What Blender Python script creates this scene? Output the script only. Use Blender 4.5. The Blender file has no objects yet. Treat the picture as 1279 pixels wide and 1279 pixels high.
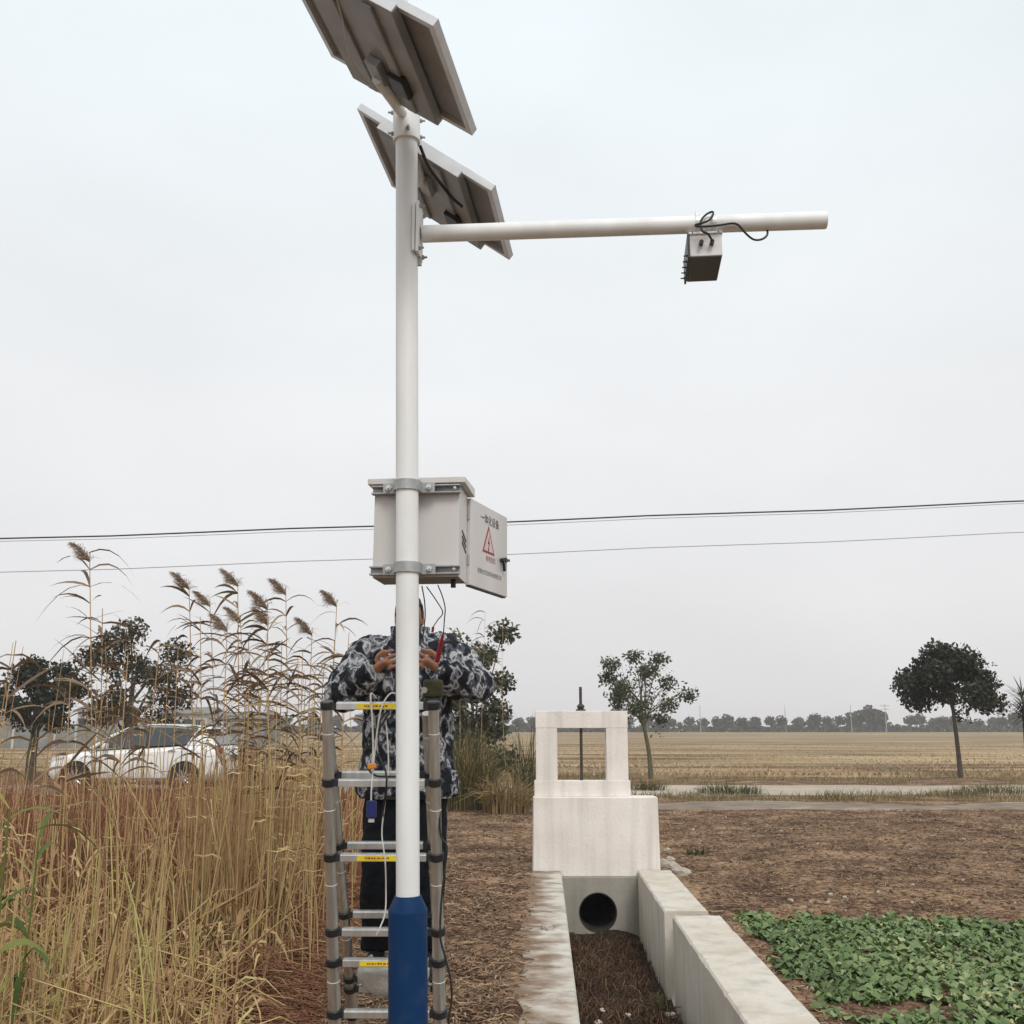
import bpy, bmesh, math, random
import numpy as np
from mathutils import Vector, Matrix, noise as mnoise

R = math.radians
SC = bpy.context.scene
COL = SC.collection
rng = np.random.default_rng(7)
random.seed(7)

# ------------------------------------------------------------------ camera
CAM_H = 1.55
FPX = 1279.0
PITCH = math.atan((908 - 639.5) / FPX)
cam_d = bpy.data.cameras.new('camera')
cam = bpy.data.objects.new('camera', cam_d)
COL.objects.link(cam)
cam.location = (0, 0, CAM_H)
cam.rotation_euler = (R(90) + PITCH, 0, 0)
cam_d.sensor_width = 36
cam_d.lens = 36
cam_d.clip_start = 0.05
cam_d.clip_end = 5000
SC.camera = cam

# ------------------------------------------------------------------ world, sun, exposure
SUN_EL, SUN_AZ = R(46), R(163)      # azimuth measured clockwise from +Y; the sun stands behind the camera
world = bpy.data.worlds.new('World')
SC.world = world
world.use_nodes = True
wn, wl = world.node_tree.nodes, world.node_tree.links
wn.clear()
w_out = wn.new('ShaderNodeOutputWorld')
w_bg = wn.new('ShaderNodeBackground')
w_bg.inputs['Strength'].default_value = 0.1
w_sky = wn.new('ShaderNodeTexSky')
w_sky.sky_type = 'NISHITA'
w_sky.sun_disc = False
w_sky.sun_elevation = SUN_EL
w_sky.sun_rotation = SUN_AZ
w_sky.dust_density = 6
w_sky.air_density = 1.2
w_tc = wn.new('ShaderNodeTexCoord')
w_sep = wn.new('ShaderNodeSeparateXYZ')
w_ramp = wn.new('ShaderNodeValToRGB')
wl.new(w_tc.outputs['Generated'], w_sep.inputs[0])
wl.new(w_sep.outputs['Z'], w_ramp.inputs[0])
cr = w_ramp.color_ramp
cr.elements[0].position = 0.0
cr.elements[0].color = (0.625, 0.615, 0.625, 1)
cr.elements[1].position = 1.0
cr.elements[1].color = (0.86, 0.90, 0.92, 1)
for p_, c_ in ((0.12, (0.660, 0.655, 0.664)), (0.30, (0.705, 0.715, 0.722)), (0.50, (0.705, 0.745, 0.762)), (0.64, (0.70, 0.765, 0.79))):
    e_ = cr.elements.new(p_)
    e_.color = (*c_, 1)
w_mul = wn.new('ShaderNodeVectorMath')
w_mul.operation = 'SCALE'
w_mul.inputs['Scale'].default_value = 10.0
w_mix = wn.new('ShaderNodeMixRGB')
w_mix.inputs[0].default_value = 0.93
# faint cloud structure over the whole overcast dome
w_noi = wn.new('ShaderNodeTexNoise')
w_noi.inputs['Scale'].default_value = 2.2
w_noi.inputs['Detail'].default_value = 5
w_mapc = wn.new('ShaderNodeMapping')
w_mapc.inputs['Scale'].default_value = (1, 1, 2.2)
wl.new(w_tc.outputs['Generated'], w_mapc.inputs[0])
wl.new(w_mapc.outputs[0], w_noi.inputs['Vector'])
w_cl = wn.new('ShaderNodeMapRange')
w_cl.inputs['From Min'].default_value = 0.3
w_cl.inputs['From Max'].default_value = 0.7
w_cl.inputs['To Min'].default_value = 1.01
w_cl.inputs['To Max'].default_value = 1.12
wl.new(w_noi.outputs['Fac'], w_cl.inputs['Value'])
w_cm = wn.new('ShaderNodeVectorMath')
w_cm.operation = 'SCALE'
wl.new(w_ramp.outputs['Color'], w_cm.inputs[0])
wl.new(w_cl.outputs['Result'], w_cm.inputs['Scale'])
wl.new(w_cm.outputs['Vector'], w_mul.inputs[0])
wl.new(w_sky.outputs['Color'], w_mix.inputs[1])
wl.new(w_mul.outputs['Vector'], w_mix.inputs[2])
wl.new(w_mix.outputs['Color'], w_bg.inputs['Color'])
wl.new(w_bg.outputs['Background'], w_out.inputs['Surface'])

sun_d = bpy.data.lights.new('sun', 'SUN')
sun = bpy.data.objects.new('sun', sun_d)
COL.objects.link(sun)
sun_d.energy = 1.5
sun_d.angle = R(24)
sun_d.color = (1.0, 0.97, 0.93)
sdir = Vector((math.sin(SUN_AZ) * math.cos(SUN_EL), math.cos(SUN_AZ) * math.cos(SUN_EL), math.sin(SUN_EL)))
sun.rotation_euler = sdir.to_track_quat('Z', 'Y').to_euler()
sun.location = (0, -20, 30)

SC.view_settings.view_transform = 'Standard'
SC.view_settings.look = 'None'
SC.view_settings.gamma = 1
SC.view_settings.exposure = 0.28
SC.view_settings.use_curve_mapping = False
SC.render.engine = 'CYCLES'
SC.cycles.use_denoising = True
SC.cycles.max_bounces = 6
SC.cycles.volume_bounces = 1
SC.cycles.transparent_max_bounces = 8


# ------------------------------------------------------------------ picture geometry (only used to measure places)
def _ray(x, y):
    u, v = (x - 639.5) / FPX, (639.5 - y) / FPX
    return np.array([u, math.cos(PITCH) - v * math.sin(PITCH), math.sin(PITCH) + v * math.cos(PITCH)])


def at(x, y, Y):
    r = _ray(x, y)
    return np.array([0, 0, CAM_H]) + r * (Y / r[1])


def gp(x, y, z=0.0):
    r = _ray(x, y)
    return np.array([0, 0, CAM_H]) + r * ((z - CAM_H) / r[2])


# ------------------------------------------------------------------ materials
MATS = {}


def mat(name, col, rough=0.7, col2=None, scale=20.0, detail=4.0, bump=0.0, bump_scale=None, metal=0.0, spec=0.4,
        stretch=None, contrast=(0.35, 0.65), coat=0.0, transl=0.0):
    if name in MATS:
        return MATS[name]
    m = bpy.data.materials.new(name)
    m.use_nodes = True
    n, l = m.node_tree.nodes, m.node_tree.links
    b = n['Principled BSDF']
    b.inputs['Base Color'].default_value = (*col, 1)
    b.inputs['Roughness'].default_value = rough
    b.inputs['Metallic'].default_value = metal
    b.inputs['Specular IOR Level'].default_value = spec
    if coat:
        b.inputs['Coat Weight'].default_value = coat
        b.inputs['Coat Roughness'].default_value = 0.08
    tc = n.new('ShaderNodeTexCoord')
    mp = n.new('ShaderNodeMapping')
    if stretch:
        mp.inputs['Scale'].default_value = stretch
    l.new(tc.outputs['Object'], mp.inputs[0])
    if col2 is not None:
        t = n.new('ShaderNodeTexNoise')
        t.inputs['Scale'].default_value = scale
        t.inputs['Detail'].default_value = detail
        l.new(mp.outputs[0], t.inputs['Vector'])
        r = n.new('ShaderNodeValToRGB')
        r.color_ramp.elements[0].position = contrast[0]
        r.color_ramp.elements[1].position = contrast[1]
        r.color_ramp.elements[0].color = (*col, 1)
        r.color_ramp.elements[1].color = (*col2, 1)
        l.new(t.outputs['Fac'], r.inputs[0])
        l.new(r.outputs[0], b.inputs['Base Color'])
    if bump:
        t2 = n.new('ShaderNodeTexNoise')
        t2.inputs['Scale'].default_value = bump_scale or scale * 3
        t2.inputs['Detail'].default_value = 5
        l.new(mp.outputs[0], t2.inputs['Vector'])
        bp = n.new('ShaderNodeBump')
        bp.inputs['Strength'].default_value = bump
        bp.inputs['Distance'].default_value = 0.02
        l.new(t2.outputs['Fac'], bp.inputs['Height'])
        l.new(bp.outputs[0], b.inputs['Normal'])
    MATS[name] = m
    return m


def tint_mat(name, stops, rough=0.7, transl=0.0, spec=0.25, noise_amt=0.0, noise_scale=30):
    """colour chosen per piece through the point attribute 'tint'"""
    m = bpy.data.materials.new(name)
    m.use_nodes = True
    n, l = m.node_tree.nodes, m.node_tree.links
    b = n['Principled BSDF']
    b.inputs['Roughness'].default_value = rough
    b.inputs['Specular IOR Level'].default_value = spec
    a = n.new('ShaderNodeAttribute')
    a.attribute_name = 'tint'
    r = n.new('ShaderNodeValToRGB')
    el = r.color_ramp.elements
    el[0].position, el[0].color = stops[0][0], (*stops[0][1], 1)
    el[1].position, el[1].color = stops[-1][0], (*stops[-1][1], 1)
    for p, c in stops[1:-1]:
        e = el.new(p)
        e.color = (*c, 1)
    if noise_amt:
        tc = n.new('ShaderNodeTexCoord')
        t = n.new('ShaderNodeTexNoise')
        t.inputs['Scale'].default_value = noise_scale
        l.new(tc.outputs['Object'], t.inputs['Vector'])
        ma = n.new('ShaderNodeMath')
        ma.operation = 'MULTIPLY_ADD'
        ma.inputs[1].default_value = noise_amt
        ma2 = n.new('ShaderNodeMath')
        ma2.operation = 'SUBTRACT'
        ma2.inputs[1].default_value = noise_amt * 0.5
        l.new(t.outputs['Fac'], ma.inputs[0])
        l.new(a.outputs['Fac'], ma.inputs[2])
        l.new(ma.outputs[0], ma2.inputs[0])
        l.new(ma2.outputs[0], r.inputs[0])
    else:
        l.new(a.outputs['Fac'], r.inputs[0])
    l.new(r.outputs[0], b.inputs['Base Color'])
    if transl:
        tr = n.new('ShaderNodeBsdfTranslucent')
        mx = n.new('ShaderNodeMixShader')
        mx.inputs[0].default_value = transl
        l.new(r.outputs[0], tr.inputs['Color'])
        l.new(b.outputs[0], mx.inputs[1])
        l.new(tr.outputs[0], mx.inputs[2])
        l.new(mx.outputs[0], n['Material Output'].inputs['Surface'])
    MATS[name] = m
    return m


def layered(name, c_lo, c_mid, c_hi, s_big, s_small, rough=0.95, bump=0.6, stretch=(1, 1, 1), speck=None, ramp=(0.36, 0.64)):
    """ground-like material: two noise scales mixed, plus pale specks, on world position"""
    m = bpy.data.materials.new(name)
    m.use_nodes = True
    n, l = m.node_tree.nodes, m.node_tree.links
    b = n['Principled BSDF']
    b.inputs['Roughness'].default_value = rough
    b.inputs['Specular IOR Level'].default_value = 0.15
    g = n.new('ShaderNodeNewGeometry')
    mp = n.new('ShaderNodeMapping')
    mp.inputs['Scale'].default_value = stretch
    l.new(g.outputs['Position'], mp.inputs[0])

    def nz(s, d=5):
        t = n.new('ShaderNodeTexNoise')
        t.inputs['Scale'].default_value = s
        t.inputs['Detail'].default_value = d
        l.new(mp.outputs[0], t.inputs['Vector'])
        return t
    t1, t2 = nz(s_big), nz(s_small, 8)
    mx = n.new('ShaderNodeMath')
    mx.operation = 'MULTIPLY_ADD'
    mx.inputs[1].default_value = 0.5
    hf = n.new('ShaderNodeMath')
    hf.operation = 'MULTIPLY'
    hf.inputs[1].default_value = 0.5
    l.new(t2.outputs['Fac'], hf.inputs[0])
    l.new(t1.outputs['Fac'], mx.inputs[0])
    l.new(hf.outputs[0], mx.inputs[2])
    r = n.new('ShaderNodeValToRGB')
    e = r.color_ramp.elements
    e[0].position, e[0].color = ramp[0], (*c_lo, 1)
    e[1].position, e[1].color = ramp[1], (*c_hi, 1)
    k = e.new(0.5)
    k.color = (*c_mid, 1)
    l.new(mx.outputs[0], r.inputs[0])
    outc = r.outputs[0]
    if speck:
        t3 = nz(speck[0], 2)
        r3 = n.new('ShaderNodeValToRGB')
        r3.color_ramp.elements[0].position = speck[1]
        r3.color_ramp.elements[1].position = speck[1] + 0.05
        l.new(t3.outputs['Fac'], r3.inputs[0])
        mc = n.new('ShaderNodeMixRGB')
        mc.inputs[2].default_value = (*speck[2], 1)
        l.new(r3.outputs[0], mc.inputs[0])
        l.new(outc, mc.inputs[1])
        outc = mc.outputs[0]
    l.new(outc, b.inputs['Base Color'])
    if bump:
        bp = n.new('ShaderNodeBump')
        bp.inputs['Strength'].default_value = bump
        bp.inputs['Distance'].default_value = 0.03
        l.new(t2.outputs['Fac'], bp.inputs['Height'])
        l.new(bp.outputs[0], b.inputs['Normal'])
    MATS[name] = m
    return m


def concrete(name, base, dark, warm, streak=0.5):
    """poured concrete: blotches, vertical run-off streaks, pores"""
    m = bpy.data.materials.new(name)
    m.use_nodes = True
    n, l = m.node_tree.nodes, m.node_tree.links
    b = n['Principled BSDF']
    b.inputs['Roughness'].default_value = 0.9
    b.inputs['Specular IOR Level'].default_value = 0.2
    g = n.new('ShaderNodeNewGeometry')

    def nz(s, stretch, d=5):
        mp = n.new('ShaderNodeMapping')
        mp.inputs['Scale'].default_value = stretch
        l.new(g.outputs['Position'], mp.inputs[0])
        t = n.new('ShaderNodeTexNoise')
        t.inputs['Scale'].default_value = s
        t.inputs['Detail'].default_value = d
        l.new(mp.outputs[0], t.inputs['Vector'])
        return t

    def ramp(src, a, c):
        r = n.new('ShaderNodeValToRGB')
        r.color_ramp.elements[0].position = a
        r.color_ramp.elements[1].position = c
        l.new(src.outputs['Fac'], r.inputs[0])
        return r

    def mixc(f, a, c2, k):
        mu = n.new('ShaderNodeMath')
        mu.operation = 'MULTIPLY'
        mu.inputs[1].default_value = k
        l.new(f, mu.inputs[0])
        mx = n.new('ShaderNodeMixRGB')
        l.new(mu.outputs[0], mx.inputs[0])
        if isinstance(a, tuple):
            mx.inputs[1].default_value = (*a, 1)
        else:
            l.new(a, mx.inputs[1])
        mx.inputs[2].default_value = (*c2, 1)
        return mx.outputs[0]
    blot = ramp(nz(2.3, (1, 1, 1)), 0.42, 0.68)
    st = ramp(nz(6.0, (1, 1, 0.06)), 0.48, 0.72)
    por = ramp(nz(45.0, (1, 1, 1), 3), 0.60, 0.72)
    c = mixc(blot.outputs[0], base, warm, 0.75)
    c = mixc(st.outputs[0], c, dark, streak)
    c = mixc(por.outputs[0], c, dark, 0.35)
    l.new(c, b.inputs['Base Color'])
    bp = n.new('ShaderNodeBump')
    bp.inputs['Strength'].default_value = 0.35
    bp.inputs['Distance'].default_value = 0.01
    l.new(nz(30, (1, 1, 1), 8).outputs['Fac'], bp.inputs['Height'])
    l.new(bp.outputs[0], b.inputs['Normal'])
    MATS[name] = m
    return m


# metals, paints, plastics
M_WHITE = mat('white_paint', (0.76, 0.77, 0.765), 0.45, (0.63, 0.635, 0.62), 7, stretch=(1, 1, 0.25), contrast=(0.42, 0.78), bump=0.03, bump_scale=60, spec=0.4)
M_BLUE = mat('blue_paint', (0.004, 0.030, 0.095), 0.5, (0.020, 0.048, 0.105), 12, contrast=(0.5, 0.8), bump=0.08, bump_scale=25, spec=0.15)
M_GALV = mat('galvanised_steel', (0.30, 0.31, 0.31), 0.5, (0.40, 0.41, 0.41), 30, metal=0.35)
M_ALU = mat('aluminium', (0.58, 0.58, 0.56), 0.33, (0.46, 0.46, 0.44), 40, metal=0.85, stretch=(1, 1, 0.05))
M_FRAME = mat('anodised_frame', (0.62, 0.63, 0.64), 0.42, (0.56, 0.57, 0.58), 15, metal=0.4)
M_BACK = mat('panel_backsheet', (0.29, 0.295, 0.305), 0.7, (0.24, 0.245, 0.255), 7)
M_TRAY = mat('zinc_tray', (0.26, 0.265, 0.275), 0.55, (0.33, 0.335, 0.345), 8, metal=0.25)
M_CELL = mat('solar_cells', (0.008, 0.012, 0.035), 0.15, (0.012, 0.018, 0.05), 18, coat=1.0)
M_CAB = mat('stainless_cabinet', (0.60, 0.575, 0.56), 0.45, (0.53, 0.51, 0.49), 5, metal=0.2, stretch=(1, 1, 0.2))
M_CABIN = mat('cabinet_inside', (0.22, 0.21, 0.2), 0.6)
M_BLACK = mat('black_plastic', (0.012, 0.012, 0.013), 0.45, (0.02, 0.02, 0.021), 20)
M_CABLE = mat('black_cable', (0.012, 0.012, 0.012), 0.5)
M_CORD = mat('white_cord', (0.62, 0.60, 0.56), 0.8, (0.5, 0.48, 0.44), 40)
M_RED = mat('red_plastic', (0.32, 0.02, 0.03), 0.45)
M_ORANGE = mat('orange_tape', (0.62, 0.22, 0.02), 0.5)
M_YELLOW = mat('yellow_sticker', (0.72, 0.58, 0.02), 0.5, (0.66, 0.5, 0.02), 30)
M_NAVY = mat('navy_plastic', (0.012, 0.02, 0.12), 0.4)
M_BAG = mat('offwhite_canvas', (0.48, 0.46, 0.41), 0.9, (0.36, 0.35, 0.31), 12, bump=0.4, bump_scale=60)
M_STEEL_DK = mat('rusty_dark_steel', (0.03, 0.028, 0.026), 0.6, (0.07, 0.05, 0.04), 30, bump=0.2)
M_INK = mat('black_ink', (0.03, 0.03, 0.03), 0.7)
M_INKGREY = mat('grey_ink', (0.13, 0.12, 0.115), 0.7)
M_INKRED = mat('red_ink', (0.30, 0.03, 0.035), 0.6)
M_INKROSE = mat('red_faded_ink', (0.32, 0.13, 0.12), 0.7)
M_PINK = mat('pale_red_sign', (0.60, 0.47, 0.45), 0.6)
M_SENS = mat('sensor_housing', (0.66, 0.65, 0.64), 0.5, (0.58, 0.57, 0.56), 12)
M_LENS = mat('dark_window', (0.025, 0.024, 0.023), 0.35, (0.05, 0.046, 0.042), 6)
M_WIRE = mat('power_line', (0.05, 0.05, 0.055), 0.5)
M_WIRE2 = mat('pale_power_line', (0.42, 0.42, 0.43), 0.5)
M_CARW = mat('car_white_paint', (0.74, 0.73, 0.71), 0.3, (0.70, 0.69, 0.67), 4, coat=0.6)
M_GLASS = mat('car_glass', (0.03, 0.035, 0.038), 0.08, spec=0.8)
M_TYRE = mat('tyre_rubber', (0.02, 0.02, 0.02), 0.85)
M_RIM = mat('alloy_rim', (0.45, 0.45, 0.46), 0.3, metal=0.7)
M_LAMP = mat('lamp_glass', (0.55, 0.56, 0.57), 0.1, spec=0.8)
M_REDLAMP = mat('red_lamp_glass', (0.28, 0.01, 0.012), 0.15, spec=0.8)
M_SKIN = mat('skin', (0.36, 0.17, 0.10), 0.55, (0.30, 0.135, 0.08), 25, bump=0.15, bump_scale=90)
M_HAIR = mat('dark_hair', (0.012, 0.010, 0.009), 0.6, bump=0.6, bump_scale=150)
M_TROUS = mat('black_trousers', (0.007, 0.009, 0.011), 0.95, (0.013, 0.014, 0.017), 14, bump=0.4, bump_scale=25, spec=0.1)
M_SHOE = mat('black_shoe', (0.01, 0.01, 0.011), 0.5)
M_EYE = mat('eye_white', (0.6, 0.58, 0.55), 0.3)
M_BARK = mat('bark', (0.055, 0.045, 0.035), 0.95, (0.10, 0.085, 0.065), 18, bump=0.7, stretch=(1, 1, 0.3))
M_BARKGREEN = mat('mossy_bark', (0.085, 0.08, 0.04), 0.95, (0.12, 0.10, 0.06), 18, bump=0.6, stretch=(1, 1, 0.3))
M_STONE = mat('stone', (0.30, 0.26, 0.21), 0.9, (0.42, 0.37, 0.31), 14, bump=0.5)
M_LITTER = mat('white_litter', (0.42, 0.38, 0.33), 0.8, (0.5, 0.45, 0.4), 20)
M_PLASTER = mat('pale_plaster', (0.50, 0.48, 0.45), 0.9, (0.42, 0.40, 0.37), 2, bump=0.2)
M_ROOF = mat('grey_roof_tile', (0.16, 0.15, 0.145), 0.85, (0.22, 0.20, 0.19), 4, bump=0.3)
M_FENCE = mat('grey_fence_panel', (0.17, 0.175, 0.17), 0.85, (0.24, 0.24, 0.23), 1.5)
M_WINDOW = mat('window_pane', (0.05, 0.06, 0.065), 0.15, spec=0.8)
M_CONC = concrete('pale_concrete', (0.76, 0.71, 0.665), (0.43, 0.405, 0.375), (0.67, 0.60, 0.535), 0.62)
M_CONC2 = concrete('weathered_concrete', (0.57, 0.525, 0.455), (0.30, 0.27, 0.225), (0.48, 0.41, 0.325), 0.55)
def add_dirt(m, dirt, lo, hi):
    """trodden soil smeared over the concrete from its outer edge ('tint' runs 0 inner edge to 1 outer edge)"""
    n, l = m.node_tree.nodes, m.node_tree.links
    b = n['Principled BSDF']
    src = b.inputs['Base Color'].links[0].from_socket
    g = n.new('ShaderNodeNewGeometry')
    mp = n.new('ShaderNodeMapping')
    mp.inputs['Scale'].default_value = (1.0, 1.3, 1.0)
    l.new(g.outputs['Position'], mp.inputs[0])
    t = n.new('ShaderNodeTexNoise')
    t.inputs['Scale'].default_value = 3.4
    t.inputs['Detail'].default_value = 6
    t.inputs['Roughness'].default_value = 0.6
    l.new(mp.outputs[0], t.inputs['Vector'])
    a = n.new('ShaderNodeAttribute')
    a.attribute_name = 'tint'
    ma = n.new('ShaderNodeMath')
    ma.operation = 'MULTIPLY_ADD'
    ma.inputs[1].default_value = 0.30
    l.new(a.outputs['Fac'], ma.inputs[0])
    l.new(t.outputs['Fac'], ma.inputs[2])
    r = n.new('ShaderNodeValToRGB')
    r.color_ramp.elements[0].position = lo
    r.color_ramp.elements[1].position = hi
    l.new(ma.outputs[0], r.inputs[0])
    mx = n.new('ShaderNodeMixRGB')
    mx.inputs[2].default_value = (*dirt, 1)
    l.new(r.outputs[0], mx.inputs[0])
    l.new(src, mx.inputs[1])
    l.new(mx.outputs[0], b.inputs['Base Color'])
    return m


M_CONCDIRT = add_dirt(concrete('soil_smeared_concrete', (0.53, 0.495, 0.44), (0.28, 0.26, 0.225), (0.46, 0.405, 0.33), 0.5), (0.19, 0.125, 0.08), 0.50, 0.74)
M_CONC3 = concrete('grey_concrete', (0.33, 0.31, 0.27), (0.17, 0.16, 0.135), (0.28, 0.255, 0.21), 0.55)
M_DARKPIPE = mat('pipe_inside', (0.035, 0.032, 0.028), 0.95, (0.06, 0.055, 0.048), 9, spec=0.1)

M_SOIL = layered('brown_soil', (0.052, 0.026, 0.014), (0.165, 0.095, 0.056), (0.32, 0.21, 0.125), 1.4, 15, bump=1.0,
                 speck=(55, 0.64, (0.33, 0.26, 0.18)), ramp=(0.41, 0.60))
M_FIELD = layered('stubble_field', (0.12, 0.082, 0.044), (0.25, 0.180, 0.100), (0.37, 0.275, 0.165), 0.30, 1.3, bump=0.5, ramp=(0.41, 0.59),
                  stretch=(0.07, 1.0, 1.0))
M_ROAD = layered('pale_dirt_road', (0.30, 0.255, 0.20), (0.38, 0.325, 0.26), (0.45, 0.39, 0.32), 0.5, 8, bump=0.3,
                 stretch=(0.3, 1, 1))
M_TRACK = layered('grey_dry_mud', (0.14, 0.105, 0.075), (0.22, 0.175, 0.135), (0.34, 0.285, 0.23), 0.5, 5, bump=0.5,
                  stretch=(0.4, 1, 1))
M_MUD = layered('dark_channel_mud', (0.014, 0.010, 0.007), (0.032, 0.023, 0.016), (0.065, 0.048, 0.034), 2.5, 24, bump=1.0)

M_STRAW = tint_mat('reed_straw', [(0.0, (0.20, 0.10, 0.052)), (0.35, (0.41, 0.25, 0.125)), (0.7, (0.57, 0.41, 0.20)),
                                  (1.0, (0.50, 0.44, 0.17))], 0.75, 0.15, noise_amt=0.3, noise_scale=14)
M_RUST = tint_mat('rusty_grass', [(0.0, (0.085, 0.040, 0.022)), (0.5, (0.28, 0.118, 0.064)), (1.0, (0.45, 0.245, 0.14))],
                  0.85, 0.15, noise_amt=0.3, noise_scale=6)
M_LITTERSTRAW = tint_mat('straw_litter', [(0.0, (0.075, 0.042, 0.025)), (0.5, (0.25, 0.155, 0.093)), (1.0, (0.46, 0.33, 0.21))], 0.9)
M_CLOD = tint_mat('soil_clod', [(0.0, (0.07, 0.045, 0.03)), (0.6, (0.14, 0.095, 0.065)), (0.9, (0.22, 0.16, 0.11)), (1.0, (0.42, 0.35, 0.27))], 0.95)
M_REEDLEAF = tint_mat('dry_reed_leaf', [(0.0, (0.10, 0.065, 0.045)), (0.4, (0.19, 0.13, 0.085)), (0.75, (0.30, 0.215, 0.13)),
                                        (1.0, (0.17, 0.165, 0.08))], 0.75, 0.2)
M_PLUME = tint_mat('reed_plume', [(0.0, (0.22, 0.165, 0.125)), (0.5, (0.40, 0.31, 0.24)), (1.0, (0.56, 0.46, 0.36))], 0.95, 0.45)
M_GREENLEAF = tint_mat('green_reed_leaf', [(0.0, (0.055, 0.085, 0.02)), (0.5, (0.13, 0.16, 0.04)), (1.0, (0.32, 0.29, 0.09))], 0.6, 0.2)
M_CROP = tint_mat('crop_leaf', [(0.0, (0.058, 0.086, 0.023)), (0.4, (0.11, 0.170, 0.050)), (0.78, (0.205, 0.275, 0.105)), (0.95, (0.34, 0.37, 0.19)), (1.0, (0.43, 0.39, 0.17))],
                  0.5, 0.18, spec=0.4, noise_amt=0.15, noise_scale=40)
M_LEAFDK = tint_mat('dark_foliage', [(0.0, (0.012, 0.015, 0.009)), (0.5, (0.030, 0.034, 0.020)), (0.9, (0.055, 0.056, 0.032)), (1.0, (0.10, 0.085, 0.045))], 0.6, 0.1)
M_LEAFMID = tint_mat('mid_foliage', [(0.0, (0.034, 0.038, 0.022)), (0.5, (0.065, 0.072, 0.040)), (1.0, (0.13, 0.125, 0.070))], 0.6, 0.15)
M_LEAFBR = tint_mat('autumn_foliage', [(0.0, (0.025, 0.026, 0.016)), (0.5, (0.055, 0.048, 0.028)), (1.0, (0.115, 0.080, 0.042))], 0.65, 0.15)
M_LEAFFAR = tint_mat('far_foliage', [(0.0, (0.022, 0.026, 0.018)), (1.0, (0.055, 0.058, 0.038))], 0.8)
M_SHRUBGREEN = tint_mat('greenish_reed', [(0.0, (0.05, 0.058, 0.025)), (0.5, (0.12, 0.115, 0.045)), (0.8, (0.23, 0.17, 0.08)), (1.0, (0.34, 0.24, 0.12))], 0.75, 0.2)


def camo():
    m = bpy.data.materials.new('camouflage_cloth')
    m.use_nodes = True
    n, l = m.node_tree.nodes, m.node_tree.links
    b = n['Principled BSDF']
    b.inputs['Roughness'].default_value = 0.85
    b.inputs['Specular IOR Level'].default_value = 0.2
    tc = n.new('ShaderNodeTexCoord')
    mp = n.new('ShaderNodeMapping')
    mp.inputs['Scale'].default_value = (1, 1, 0.8)
    l.new(tc.outputs['Object'], mp.inputs[0])
    t = n.new('ShaderNodeTexNoise')
    t.inputs['Scale'].default_value = 19.0
    t.inputs['Detail'].default_value = 2.6
    t.inputs['Distortion'].default_value = 0.35
    l.new(mp.outputs[0], t.inputs['Vector'])
    r = n.new('ShaderNodeValToRGB')
    r.color_ramp.interpolation = 'CONSTANT'
    e = r.color_ramp.elements
    e[0].position, e[0].color = 0.0, (0.013, 0.015, 0.020, 1)
    e[1].position, e[1].color = 0.46, (0.075, 0.082, 0.098, 1)
    for p, c in ((0.525, (0.44, 0.435, 0.44)), (0.58, (0.17, 0.175, 0.19)), (0.64, (0.03, 0.034, 0.046))):
        k = e.new(p)
        k.color = (*c, 1)
    l.new(t.outputs['Fac'], r.inputs[0])
    l.new(r.outputs[0], b.inputs['Base Color'])
    t2 = n.new('ShaderNodeTexNoise')
    t2.inputs['Scale'].default_value = 26
    t2.inputs['Detail'].default_value = 4
    l.new(tc.outputs['Object'], t2.inputs['Vector'])
    bp = n.new('ShaderNodeBump')
    bp.inputs['Strength'].default_value = 0.5
    bp.inputs['Distance'].default_value = 0.02
    l.new(t2.outputs['Fac'], bp.inputs['Height'])
    l.new(bp.outputs[0], b.inputs['Normal'])
    return m


M_CAMO = camo()


# ------------------------------------------------------------------ object helpers
def tag(o, label=None, cat=None, group=None, kind=None):
    if label:
        o['label'] = label
    if cat:
        o['category'] = cat
    if group:
        o['group'] = group
    if kind:
        o['kind'] = kind
    return o


def empty(name, loc, label, cat, group=None):
    o = bpy.data.objects.new(name, None)
    o.empty_display_size = 0.1
    COL.objects.link(o)
    o.location = tuple(float(c) for c in loc)
    return tag(o, label, cat, group)


def link(name, me, m, parent=None, recentre=True):
    o = bpy.data.objects.new(name, me)
    COL.objects.link(o)
    if m is not None and not me.materials:
        for mm in (m if isinstance(m, (list, tuple)) else [m]):
            me.materials.append(mm)
    if parent is not None:
        o.parent = parent
        if parent.type == 'EMPTY':
            o.matrix_parent_inverse = Matrix.Translation(-Vector(parent.location))
        else:
            o.location = -Vector(parent.location) if parent.parent is None else (0, 0, 0)
    elif recentre:
        n = len(me.vertices)
        a = np.empty(n * 3, np.float32)
        me.vertices.foreach_get('co', a)
        a = a.reshape(-1, 3)
        c = (a.min(0) + a.max(0)) / 2
        c[2] = a[:, 2].min()
        a -= c
        me.vertices.foreach_set('co', a.ravel())
        o.location = c.tolist()
    return o


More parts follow.
